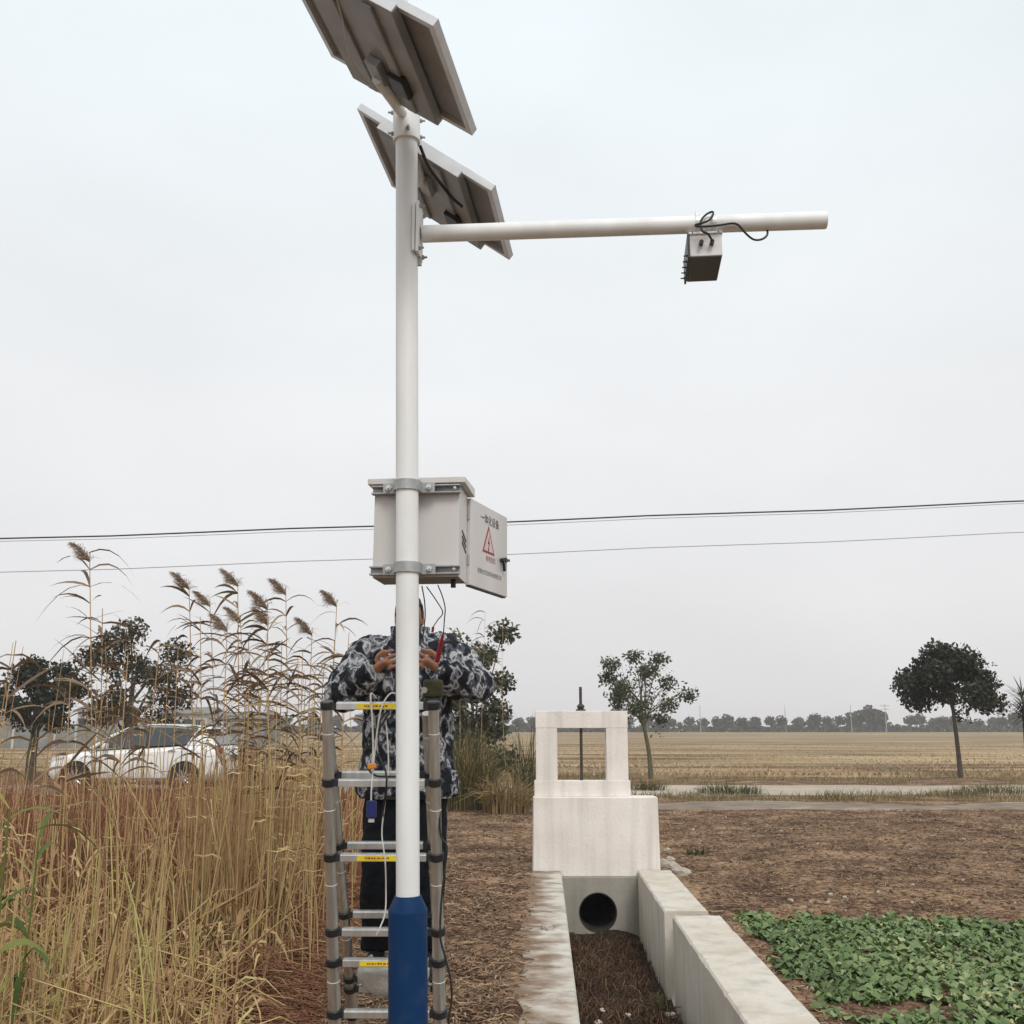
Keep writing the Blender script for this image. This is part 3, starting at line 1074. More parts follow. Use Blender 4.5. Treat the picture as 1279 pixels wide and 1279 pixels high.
# ------------------------------------------------------------------ green crop bed
def crop():
    parts = []
    pts = []
    yy = 4.6
    while yy < 9.15:
        xx = 1.68 + 0.03 * (yy - 5.9)
        while xx < 6.6:
            px, py = xx + random.uniform(-.06, .06), yy + random.uniform(-.06, .06)
            lim = 9.05 - 0.13 * (px - 1.9) + 0.55 * mnoise.noise((px * 1.9, 1, 0)) + random.uniform(-.25, .08)
            left = 1.74 + 0.03 * (py - 5.9) + 0.10 * mnoise.noise((py * 1.5, 8, 0))
            gap = mnoise.noise((px * 1.7, py * 1.7, 5)) < -0.40
            if py < lim and px > left and not gap:
                pts.append((px, py))
            xx += 0.098
        yy += 0.098
    n = 0
    LP, LS, LW, LT = [], [], [], []
    for (px, py) in pts:
        tint0 = 0.42 + 0.35 * mnoise.noise((px * 0.9, py * 0.9, 2))
        k = random.randint(10, 14)
        a0 = random.random() * 6.28
        for q in range(k):
            a = a0 + q * 2.4 + random.uniform(-.4, .4)
            L = 0.035 + 0.075 * random.random() ** 1.4
            up = random.uniform(0.35, 1.15)
            d = np.array([math.cos(a), math.sin(a), 0])
            c0 = np.array([px, py, 0.012])
            K = 7
            ln = []
            for t in np.linspace(0, 1, K):
                e = up * t - (0.55 + 0.3 * up) * t * t * 0.9
                ln.append(c0 + d * L * t * math.cos(up * 0.5) + np.array([0, 0, L * max(e, -0.02 / L) * 1.05]))
            LP.append(ln)
            w = random.uniform(0.024, 0.036) * (L / 0.10)
            LW.append(np.array([0.05, 0.06, 0.42, 0.88, 1.0, 0.86, 0.30]) * w)
            sd = np.array([-math.sin(a), math.cos(a), random.uniform(-.4, .4)])
            LS.append(sd / np.linalg.norm(sd))
            LT.append(min(1, max(0, tint0 + random.gauss(0, 0.21))))
    P, W, S, T = np.array(LP), np.array(LW), np.array(LS), np.array(LT)
    # leaf with a folded midrib: left and right halves
    N, K, _ = P.shape
    lift = np.zeros((N, K, 3))
    lift[..., 2] = W * rng.uniform(0.1, 0.55, (N, 1))
    wav = rng.normal(0, 0.004, (N, K, 2))
    Lft = P - S[:, None] * W[..., None] + lift
    Rgt = P + S[:, None] * W[..., None] + lift
    Lft[..., 2] += wav[..., 0]
    Rgt[..., 2] += wav[..., 1]
    V = np.stack([Lft, P, Rgt], 2)
    idx = np.arange(N * K * 3).reshape(N, K, 3)
    F = np.concatenate([np.stack([idx[:, :-1, j], idx[:, :-1, j + 1], idx[:, 1:, j + 1], idx[:, 1:, j]], -1).reshape(-1, 4) for j in (0, 1)])
    tag(link('leafy_crop', np_mesh('leafy_crop', V.reshape(-1, 3), F, np.repeat(T, K * 3), smooth=True), M_CROP, recentre=False),
        'bed of low green leafy vegetables beside the right channel wall', 'crop', kind='stuff')


crop()


# ------------------------------------------------------------------ trees
def make_tree(name, label, base, top_z, trunk_z, rx, rz_prof, nleaf, leaf, seed, m_leaf, m_bark, trunk_r, lean=(0, 0), limbs=9, spread=0.30, twigs=5, parent_group=None, clump_sd=0.16):
    """tapered trunk with limbs and a crown of leaf-sized faces gathered in clumps at the twig ends"""
    rs = np.random.default_rng(seed)
    base = np.asarray(base, float)
    root = empty(name, base, label, 'tree', parent_group)
    Hc = top_z - trunk_z
    wood = MB()
    fork = base + np.array([lean[0], lean[1], trunk_z])
    pts = spline([base + (0, 0, -0.05), base + np.array([lean[0] * .3 + rs.normal(0, .04), lean[1] * .3, trunk_z * .45]), fork, fork + np.array([lean[0] * .2, 0, Hc * .35])], 14)
    wood.tube(pts, np.linspace(trunk_r * 1.25, trunk_r * 0.6, len(pts)), 9)
    tips, ends = [], []
    for i in range(limbs):
        hz = (i + 0.5) / limbs * 0.95
        a = i * 2.4 + rs.uniform(-.5, .5)
        rr = rx * rz_prof(hz) * rs.uniform(0.55, 1.02)
        end = fork + np.array([lean[0] * .2 + rr * math.cos(a), rr * math.sin(a), Hc * hz])
        start = pts[-1 - int(rs.integers(0, 5))] if hz > 0.35 else fork + np.array([0, 0, Hc * 0.06 * hz])
        midp = start * 0.5 + end * 0.5 + np.array([0, 0, Hc * 0.07]) + rs.normal(0, 0.03 * rx, 3)
        br = spline([start, midp, end], 8)
        wood.tube(br, np.linspace(trunk_r * 0.42, trunk_r * 0.1, len(br)), 5, cap=False)
        tips.append(end)
        ends.append(end)
        for j in range(twigs):
            u = rs.uniform(0.35, 1.0)
            p0 = br[int(u * (len(br) - 1))]
            dirn = nrm((p0 - fork) * (1, 1, 0.6) + rs.normal(0, 0.45 * rx, 3) + np.array([0, 0, 0.15 * Hc]))
            p1 = p0 + dirn * rs.uniform(0.2, 0.42) * rx
            hz1 = np.clip((p1[2] - fork[2]) / Hc, 0.0, 0.999)
            if p1[2] > base[2] + top_z:
                p1[2] = base[2] + top_z - rs.uniform(0, .1)
            rad = math.hypot(p1[0] - fork[0], p1[1] - fork[1])
            lim = rx * max(rz_prof(hz1), 0.12) * 1.02
            if rad > lim:
                p1[:2] = fork[:2] + (p1[:2] - fork[:2]) * lim / rad
            wood.tube([p0, (p0 + p1) / 2 + rs.normal(0, .02 * rx, 3), p1], [trunk_r * 0.12, trunk_r * 0.08, trunk_r * 0.03], 4, cap=False)
            tips.append(p1)
            tips.append((p0 + p1) / 2)
    wood.build('trunk', m_bark, root, smooth=True)
    tips = np.array(tips)
    ends_ = np.array(ends)
    pick = rs.random(nleaf) < 0.7
    c = np.where(pick[:, None], ends_[rs.integers(0, len(ends_), nleaf)], tips[rs.integers(0, len(tips), nleaf)])
    clump_sd = np.where(pick, clump_sd * 1.55, clump_sd)[:, None]
    P0 = c + nrm(rs.normal(0, 1, (nleaf, 3))) * (rs.random((nleaf, 1)) ** 0.45) * 1.75 * clump_sd * np.array([1, 1, 0.72]) * rx
    # each leaf a small folded diamond
    d = nrm(rs.normal(0, 1, (nleaf, 3)) + np.array([0, 0, -0.25]))
    sd = nrm(np.cross(d, rs.normal(0, 1, (nleaf, 3))))
    nn = np.cross(d, sd)
    L = leaf * rs.uniform(0.45, 1.6, nleaf)[:, None]
    V = np.stack([P0, P0 + d * L * .5 + sd * L * .30 + nn * L * .06, P0 + d * L, P0 + d * L * .5 - sd * L * .30 + nn * L * .06], 1)
    F = np.arange(nleaf * 4).reshape(nleaf, 4)
    clump_t = rs.random(len(tips))
    near = rs.random(nleaf)
    T = np.clip(0.5 * near + 0.5 * np.repeat(clump_t, 1)[rs.integers(0, len(tips), nleaf)], 0, 1)
    link('crown', np_mesh('crown', V.reshape(-1, 3), F, np.repeat(T, 4)), m_leaf, root)
    return root


dome = lambda h: math.sqrt(max(0.0, 1 - (2 * h - 0.9) ** 2 / 1.25))
pear = lambda h: max(0.16, (1.0 - 0.85 * max(0, h - 0.25) ** 1.2 / 0.75) * (0.75 + 1.0 * min(h, 0.25)))
bc = gp(1200, 971)
make_tree('round_tree', 'dense dark round-topped tree with slim trunk beside the road, right', bc, 4.05, 2.22, 1.82, pear, 12500, 0.115, 11, M_LEAFDK, M_BARK, 0.066,
          lean=(-0.06, 0), limbs=13, twigs=4, clump_sd=0.115)
bc = gp(813, 972)
make_tree('sparse_tree', 'sparse grey-green tree with visible branches behind the sluice gate', bc, 3.95, 1.75, 1.5, dome, 4800, 0.09, 23, M_LEAFMID, M_BARKGREEN, 0.066,
          lean=(-0.2, 0), limbs=15, twigs=6, clump_sd=0.085)
bc = gp(37, 975)
make_tree('round_tree', 'dense dark tree at the left edge with thick trunk in front of the white car', bc, 3.55, 1.62, 1.30, dome, 8000, 0.11, 31, M_LEAFDK, M_BARK, 0.135,
          lean=(0.05, 0), limbs=10, twigs=4, clump_sd=0.13)
bc = gp(130, 977)
make_tree('bushy_tree', 'tall bushy brownish tree standing behind the white car', bc + np.array([0.2, 0.3, 0]), 4.55, 1.55, 1.75, dome, 7000, 0.11, 47, M_LEAFBR, M_BARK, 0.12,
          lean=(0.25, 0), limbs=11, twigs=4, clump_sd=0.12)
make_tree('leafy_shrub', 'dark leafy small tree rising behind the camouflage sleeve', np.array([-0.95, 23.6, 0.0]), 3.95, 0.7, 1.05, lambda h: 0.95 if h < 0.7 else 0.95 - 1.3 * (h - 0.7), 6500, 0.10, 53,
          M_LEAFMID, M_BARK, 0.07, lean=(0.05, 0), limbs=14, twigs=6, clump_sd=0.13)


# far tree rows: a few crown meshes shared by many individual trees
def far_tree_mesh(seed):
    rs = np.random.default_rng(seed)
    n = 420
    u = nrm(rs.normal(0, 1, (n, 3))) * rs.random((n, 1)) ** 0.35
    lob = 1 + 0.3 * np.sin(u[:, :1] * 4 + seed) * np.cos(u[:, 2:] * 5 + seed)
    C = u * lob * np.array([2.2, 2.2, 1.7]) + np.array([0, 0, 4.0])
    d = nrm(rs.normal(0, 1, (n, 3)))
    sd = nrm(np.cross(d, rs.normal(0, 1, (n, 3))))
    L = rs.uniform(0.5, 1.0, (n, 1))
    V = np.stack([C - d * L * .5, C + sd * L * .4, C + d * L * .5, C - sd * L * .4], 1)
    return np_mesh('crown', V.reshape(-1, 3), np.arange(n * 4).reshape(n, 4), np.repeat(rs.random(n), 4))


FARM = [far_tree_mesh(s) for s in range(5)]
for m_ in FARM:
    m_.materials.append(M_LEAFFAR)
tr = MB().tube([(0, 0, -0.1), (0.05, 0, 1.5), (0, 0, 3.6)], [0.22, 0.17, 0.10], 6)
tr_o = tr.build('trunk', M_BARK)
TRM = tr_o.data
bpy.data.objects.remove(tr_o)
TRM.transform(Matrix.Translation((0, 0, -0.1 - min(v.co.z for v in TRM.vertices))))
FAR_Y = 300.0
xs_px = list(np.arange(560, 1130, 17.5)) + list(np.arange(1135, 1300, 15.0)) + list(np.arange(180, 560, 30))
for i, px in enumerate(sorted(xs_px)):
    px += random.uniform(-4, 4)
    Y = FAR_Y + random.uniform(-9, 9)
    p = at(px, 908, Y)
    if 1112 < px < 1132:
        continue
    e = empty('row_tree', (p[0], Y, 0.0), 'small round-crowned tree in the distant row along the field edge', 'tree', 'distant row of trees along the field')
    for nm, me in (('crown', FARM[i % 5]), ('trunk', TRM)):
        c = bpy.data.objects.new(nm, me)
        COL.objects.link(c)
        c.parent = e
    s = random.uniform(0.70, 0.92)
    e.scale = (s, s, s * random.uniform(0.85, 1.1))
    e.rotation_euler = (0, 0, random.uniform(0, 6.28))
# a taller bushy group near x=1085 px
for k, (px, sc) in enumerate(((1066, 0.95), (1079, 1.08), (1091, 1.22), (1103, 1.10))):
    p = at(px, 908, 285)
    e = empty('copse_tree', (p[0], 285 + k, 0.0), '%s tree from the left in the taller clump rising above the distant row' % ('first', 'second', 'third', 'fourth')[k], 'tree', 'small copse in the distant row')
    for nm, me in (('crown', FARM[k]), ('trunk', TRM)):
        c = bpy.data.objects.new(nm, me)
        COL.objects.link(c)
        c.parent = e
    e.scale = (sc, sc, sc)


def far_hedge():
    N = 16000
    x = rng.uniform(-150, 260, N)
    y = 306 + rng.normal(0, 3, N)
    top = 2.2 + 0.6 * np.sin(x * 0.31) + 0.4 * np.sin(x * 0.83)
    z = rng.random(N) * top
    C = np.stack([x, y, z], -1)
    d = nrm(rng.normal(0, 1, (N, 3)))
    sd = nrm(np.cross(d, rng.normal(0, 1, (N, 3))))
    L = rng.uniform(0.6, 1.3, (N, 1))
    V = np.stack([C - d * L * .6, C + sd * L * .5, C + d * L * .6, C - sd * L * .5], 1)
    tag(link('far_hedge', np_mesh('far_hedge', V.reshape(-1, 3), np.arange(N * 4).reshape(N, 4), np.repeat(rng.random(N), 4)), M_LEAFFAR, recentre=False),
        'dark hedge running along the far edge of the field', 'hedge', kind='stuff')


far_hedge()
# far utility poles
for k, (px, py, Y) in enumerate(((874, 881, 260), (980, 881, 300), (1062, 880, 270), (1081, 881, 320), (1085, 880, 330), (1105, 879, 250), (1252, 884, 300))):
    p = at(px, py, Y)
    mb = MB().tube([(p[0], Y, 0), (p[0], Y, p[2])], [0.11, 0.07], 6)
    if k in (3, 5):
        mb.box((p[0], Y, p[2] - 0.5), (2.2, 0.12, 0.14))
        mb.box((p[0], Y, p[2] - 1.3), (1.8, 0.12, 0.14))
    tag(mb.build('utility_pole', M_GALV), 'thin distant %s above the far trees, %s from the left' % (('utility pole with cross-arms' if k in (3, 5) else 'bare utility pole'),
        ('first', 'second', 'third', 'fourth', 'fifth', 'sixth', 'seventh')[k]), 'pole', 'distant utility poles')


# spiky plant cut by the right picture edge
def spiky():
    b = gp(1287, 968)
    root = empty('spiky_palm', b, 'spiky palm-like plant cut off by the right picture edge', 'plant')
    MB().tube([b, b + (0, 0, 1.0), b + (0.03, 0, 2.0)], [0.13, 0.11, 0.10], 8).build('trunk', M_BARK, root, smooth=True)
    N = 150
    rs = np.random.default_rng(5)
    zc = 1.75 + rs.random(N) * 0.9
    a = rs.uniform(0, 6.28, N)
    el = rs.uniform(-0.5, 1.1, N)
    L = rs.uniform(0.5, 1.05, N)
    P = np.zeros((N, 4, 3))
    for k, t in enumerate((0, .35, .7, 1)):
        P[:, k, 0] = b[0] + np.cos(a) * np.cos(el) * L * t
        P[:, k, 1] = b[1] + np.sin(a) * np.cos(el) * L * t
        P[:, k, 2] = zc + np.sin(el) * L * t - 0.12 * t * t
    W = np.tile(np.array([0.022, 0.026, 0.016, 0.002]), (N, 1))
    sd = np.stack([-np.sin(a), np.cos(a), np.zeros(N)], -1)
    V, F, t = bulk_ribbons(P, W, sd, rs.random(N))
    link('frond', np_mesh('frond', V, F, t), M_LEAFMID, root)


spiky()


# ------------------------------------------------------------------ things far behind on the left
def left_background():
    Y = 72.0
    x0, x1 = at(-60, 908, Y)[0], at(330, 908, Y)[0]
    root = empty('yard_fence', ((x0 + x1) / 2, Y, 0), 'long grey panel fence across the field behind the white car', 'fence')
    n = 15
    w = (x1 - x0) / n
    for k in range(n):
        h = 1.55 + 0.12 * mnoise.noise((k * 1.3, 0, 0))
        MB().box((x0 + (k + .5) * w, Y, 0.1 + h / 2), (w * 0.94, 0.06, h)).build('fence_panel', M_FENCE, root)
        MB().box((x0 + k * w, Y - 0.02, 0.95), (0.14, 0.16, 1.95)).build('post', M_PLASTER, root)

    def house(pxl, pxr, py_eave, py_ridge, Y, label, nwin, wall, roofm):
        a, b = at(pxl, 908, Y)[0], at(pxr, 908, Y)[0]
        ez, rz = at(0, py_eave, Y)[2], at(0, py_ridge, Y)[2]
        D = 6.0
        r = empty('farm_house', ((a + b) / 2, Y + D / 2, 0), label, 'building')
        MB().box(((a + b) / 2, Y + D / 2, ez / 2), (b - a, D, ez)).build('wall', wall, r)
        rf = MB()
        o = 0.35
        rf.add([(a - o, Y - o, ez), (b + o, Y - o, ez), (b + o, Y + D / 2, rz), (a - o, Y + D / 2, rz), (a - o, Y + D + o, ez), (b + o, Y + D + o, ez),
                (a - o, Y - o, ez + .12), (b + o, Y - o, ez + .12), (b + o, Y + D / 2, rz + .12), (a - o, Y + D / 2, rz + .12), (a - o, Y + D + o, ez + .12), (b + o, Y + D + o, ez + .12)],
               [(0, 1, 2, 3), (3, 2, 5, 4), (6, 7, 8, 9), (9, 8, 11, 10), (0, 1, 7, 6), (4, 5, 11, 10), (0, 3, 9, 6), (3, 4, 10, 9), (1, 2, 8, 7), (2, 5, 11, 8)])
        rf.build('roof', roofm, r)
        for k in range(nwin):
            xc = a + (b - a) * (k + .5) / nwin
            f = MB().box((xc, Y - 0.03, ez * 0.62), (1.15, 0.10, 1.25)).build('window', M_PLASTER, r)
            MB().box((xc, Y - 0.09, ez * 0.62), (0.95, 0.04, 1.05)).build('pane', M_WINDOW, f)
    house(96, 142, 889, 880, 95, 'pale farm building with windows left of the car roof', 3, M_PLASTER, M_ROOF)
    house(195, 258, 892, 884, 110, 'low pale farm building above the car roof', 4, M_PLASTER, M_ROOF)
    house(268, 330, 898, 890, 90, 'low grey shed right of the car behind the reeds', 3, M_FENCE, M_ROOF)
    house(-20, 26, 899, 893, 85, 'low pale shed at the left picture edge behind the fence', 2, M_PLASTER, M_ROOF)


left_background()


# ------------------------------------------------------------------ overhead lines
def wire(name, label, pa, pb, Y, r, m, sag=0.12, dz=0.0):
    a, b = at(*pa, Y), at(*pb, Y)
    d = b - a
    A, B = a - d * 1.2, b + d * 1.2
    pts = []
    for t in np.linspace(0, 1, 40):
        p = A + (B - A) * t
        p[2] += sag * ((2 * t - 1) ** 2) * 2 + dz + 0.012 * math.sin(t * 61)
        pts.append(p)
    tag(MB().tube(pts, r, 6).build(name, m, smooth=True), label, 'cable', 'overhead lines')


wire('overhead_line', 'thick upper overhead line crossing behind the grey cabinet', (0, 674.5), (1279, 628), 16, 0.013, M_WIRE)
wire('overhead_line', 'thin line slung just below the thick upper overhead line', (0, 678.5), (1279, 631.5), 16.3, 0.006, M_WIRE2, sag=0.16)
wire('overhead_line', 'thin pale lower overhead line', (0, 716.5), (1279, 667), 16, 0.0075, M_WIRE2)
# ================================================================== THE POLE AND WHAT IT CARRIES
POLE_Y = 3.70
YAW = R(6)                                   # the whole assembly is turned a little to the right
RGT = np.array([math.cos(YAW), -math.sin(YAW), 0.0])
FWD = np.array([math.sin(YAW), math.cos(YAW), 0.0])
UPV = np.array([0.0, 0.0, 1.0])


def pole_c(z):
    """centre of the slightly leaning pole at height z"""
    return np.array([-0.357 - 0.02256 * (z - 1.008), POLE_Y, z])


LEAN = nrm(pole_c(3.0) - pole_c(1.0))
ZB = at(509, 1117, POLE_Y)[2]                # top of the blue base
ZT = at(508, 178, POLE_Y)[2]                 # lower rim of the top collar
ARM_A = at(525, 292.5, POLE_Y)
_s1, _s2 = (ARM_A[2] - CAM_H) / POLE_Y, (at(1032, 275, 1.0)[2] - CAM_H)
ARM_B = at(1032, 275, POLE_Y * _s1 / _s2)
ARMD = nrm(ARM_B - ARM_A)


def bolt(mb, p, axis, r=0.009, h=0.012, n=6):
    p, axis = np.asarray(p, float), nrm(np.asarray(axis, float))
    mb.tube([p, p + axis * h], r, n)
    mb.tube([p + axis * h, p + axis * (h + 0.012)], r * 0.5, 8)


def build_pole():
    root = empty('monitoring_pole', pole_c(0), 'tall white pole with blue base and long horizontal side arm', 'pole')
    # blue base sleeve with conical shoulder
    zs = [0.0, 0.03, ZB - 0.058, ZB - 0.051, ZB - 0.010, ZB - 0.004]
    rs_ = [0.0665, 0.0665, 0.0665, 0.0675, 0.0475, 0.047]
    MB().tube([pole_c(z) for z in zs], rs_, 40).build('base_sleeve', M_BLUE, root, smooth=True)
    # white shaft
    n = 12
    z = np.linspace(ZB - 0.03, ZT + 0.06, n)
    MB().tube([pole_c(q) for q in z], np.linspace(0.0405, 0.0435, n), 40).build('shaft', M_WHITE, root, smooth=True)
    fp = MB()
    fp.tube([pole_c(0.004), pole_c(0.022)], 0.15, 24)
    fp.build('foot_plate', M_BLUE, root)
    # collar at the top
    zt2 = ZT + 0.21
    MB().tube([pole_c(ZT), pole_c(ZT + 0.002), pole_c(zt2), pole_c(zt2 + 0.004)], [0.0455, 0.0540, 0.0540, 0.02], 40).build('collar', M_WHITE, root, smooth=True)
    for (dz, ang) in ((0.03, -80), (0.03, 10), (0.03, -165), (0.13, -175), (0.10, 5), (0.03, 95)):
        c = pole_c(ZT + dz)
        a = np.array([math.cos(R(ang)), math.sin(R(ang)), 0])
        mb = MB()
        bolt(mb, c + a * 0.052, a, 0.009, 0.010)
        mb.build('bolt', M_GALV, root)
    # lightning rod
    MB().tube([pole_c(zt2 - .02), pole_c(zt2 + 0.25), pole_c(zt2 + 0.75)], [0.009, 0.008, 0.003], 10).build('lightning_rod', M_WHITE, root, smooth=True)
    # side arm with flange
    arm = MB()
    arm.tube([ARM_A + ARMD * 0.01, ARM_A + ARMD * 0.3, ARM_B - ARMD * 0.004, ARM_B], [0.0335, 0.0335, 0.0335, 0.032], 32)
    arm.build('side_arm', M_WHITE, root, smooth=True)
    f = ARM_A - ARMD * 0.004
    ax = np.array([ARMD, nrm(np.cross(UPV, ARMD)), UPV])
    MB().box(f + UPV * 0.01, (0.012, 0.11, 0.215), ax).build('arm_flange', M_WHITE, root, bevel=0.003)
    MB().box(f - ARMD * 0.015 + UPV * 0.01, (0.012, 0.10, 0.20), ax).build('mounting_plate', M_WHITE, root, bevel=0.003)
    for sy in (-1, 1):
        for sz in (-1, 1):
            mb = MB()
            bolt(mb, f + ax[1] * sy * 0.042 + UPV * (0.01 + sz * 0.088) + ARMD * 0.004, ARMD, 0.009, 0.010)
            mb.build('bolt', M_GALV, root)
    br = MB()
    br.box(f - ARMD * 0.004 - UPV * 0.115, (0.03, 0.012, 0.035), ax)
    br.build('lower_bracket', M_GALV, root)
    # black cable running from the collar down behind the pole to the far panel
    pts = spline([pole_c(ZT - 0.005) + RGT * 0.05 + FWD * 0.02, pole_c(ZT - 0.06) + RGT * 0.075 + FWD * 0.10, pole_c(ZT - 0.12) + RGT * 0.14 + FWD * 0.22,
                  pole_c(ZT - 0.11) + RGT * 0.17 + FWD * 0.33], 20)
    MB().tube(pts, 0.007, 8).build('feed_cable', M_CABLE, root, smooth=True)
    # tubes that carry the panels, to both sides of the collar
    a0 = pole_c(ZT + 0.10)
    for c, k in ((P1C, 1), (P2C, 2)):
        tgt = np.asarray(c) - PN(c) * 0.065 + panel_axes(P1A, P1T)[0] * (0.11 if k == 1 else -0.11)
        st = a0 + nrm((tgt - a0) * (1, 1, 0)) * 0.035 - UPV * (0.03 if k == 2 else 0)
        MB().tube([st, st * .5 + tgt * .5, tgt - nrm(tgt - st) * 0.02], 0.021, 18).build('panel_tube', M_WHITE, root, smooth=True)
    return root


# solar panels: centre, heading, tilt as measured
PL, PW = 0.634, 0.705
P1C, P1A, P1T = np.array([-0.487, 3.261, 3.959]), 0.163, 0.615
P2C, P2A, P2T = np.array([-0.332, 4.141, 3.883]), 0.115, 0.628


def panel_axes(a, t):
    l = np.array([math.sin(a), math.cos(a), 0.0])
    r = np.array([math.cos(a), -math.sin(a), 0.0])
    d = r * math.cos(t) - UPV * math.sin(t)
    n = np.cross(d, l)
    if n[2] < 0:
        n = -n
    return l, d, n


def PN(c):
    return panel_axes(P1A, P1T)[2] if c is P1C else panel_axes(P2A, P2T)[2]


def solar_panel(c, a, t, label):
    l, d, n = panel_axes(a, t)
    root = empty('solar_panel', c, label, 'solar panel', 'solar panels on the pole')
    ax = np.array([l, d, n])
    th = 0.032
    # frame of four bars; lower faces lie on the measured plane
    for s in (-1, 1):
        MB().box(c + l * s * (PL / 2 - 0.0125) + n * th / 2, (0.025, PW, th), ax).build('frame_bar', M_FRAME, root, bevel=0.0015)
        MB().box(c + d * s * (PW / 2 - 0.0125) + n * th / 2, (PL - 0.05, 0.025, th - 0.001), ax).build('frame_bar', M_FRAME, root, bevel=0.0015)
    MB().box(c + n * (th - 0.012), (PL - 0.05, PW - 0.05, 0.004), ax).build('backsheet', M_BACK, root)
    g = MB()
    nx, ny = 6, 6
    cw, ch = (PL - 0.06) / nx, (PW - 0.06) / ny
    for i in range(nx):
        for j in range(ny):
            g.box(c + l * (-(PL - 0.06) / 2 + (i + .5) * cw) + d * (-(PW - 0.06) / 2 + (j + .5) * ch) + n * (th - 0.007), (cw - 0.004, ch - 0.004, 0.003), ax)
    g.build('cell_sheet', M_CELL, root)
    # folded sheet tray underneath that the panel is bolted to
    tw = PW * 0.60
    to = -0.012 * PW
    base = c + d * to
    MB().box(base - n * 0.028, (PL + 0.012, tw, 0.003), ax).build('mounting_tray', M_TRAY, root)
    for s in (-1, 1):
        MB().box(base + l * s * (PL / 2 + 0.0075) - n * 0.0125, (0.003, tw, 0.030), ax).build('tray_lip', M_FRAME, root)
        MB().box(base + d * s * (tw / 2 + 0.0016) - n * 0.0125, (PL + 0.012, 0.003, 0.030), ax).build('tray_lip', M_TRAY, root)
    for s in (-0.22, 0.24):
        MB().box(base + d * tw * s - n * 0.0355, (PL - 0.03, 0.045, 0.012), ax).build('stiffener', M_TRAY, root, bevel=0.004)
    jb = MB().box(c + d * 0.10 + l * 0.12 - n * 0.045, (0.11, 0.075, 0.03), ax).build('junction_box', M_BLACK, root, bevel=0.004)
    tube_c = c - n * 0.075
    MB().box(c - n * 0.047 + l * (0.10 if c is P1C else -0.10), (0.12, 0.06, 0.033), ax).build('tube_bracket', M_GALV, root, bevel=0.003)
    return root


build_pole()
solar_panel(P1C, P1A, P1T, 'larger upper solar panel tilted over the pole top, cut by the frame')
solar_panel(P2C, P2A, P2T, 'lower solar panel behind the pole top, above the side arm')
_l, _d, _n = panel_axes(P1A, P1T)
tag(MB().tube(spline([pole_c(ZT + 0.12) - FWD * 0.056, P1C - _n * 0.115 + _l * 0.02 - RGT * .01, P1C - _n * 0.07 - _l * 0.22 - _d * 0.02, P1C - _n * 0.05 - _l * 0.31 - _d * 0.03], 24), 0.0022, 6).build('lead_wire', M_CORD, smooth=True),
    'thin pale wire running along the tube to the upper solar panel', 'wire')


# ------------------------------------------------------------------ cabinet
CABN = -1
def text_mesh(body, size, o, ex, ey, ez, m, parent, name, lift=0.0006):
    cu = bpy.data.curves.new(name, 'FONT')
    cu.body = body
    cu.size = size
    cu.align_x = 'CENTER'
    cu.align_y = 'CENTER'
    cu.resolution_u = 2
    ob = bpy.data.objects.new(name, cu)
    COL.objects.link(ob)
    me = bpy.data.meshes.new_from_object(ob.evaluated_get(bpy.context.evaluated_depsgraph_get()))
    bpy.data.objects.remove(ob)
    M = Matrix(((ex[0], ey[0], ez[0], o[0] + ez[0] * lift), (ex[1], ey[1], ez[1], o[1] + ez[1] * lift), (ex[2], ey[2], ez[2], o[2] + ez[2] * lift), (0, 0, 0, 1)))
    me.transform(M)
    me.name = name
    me.materials.clear()
    return link(name, me, m, parent)


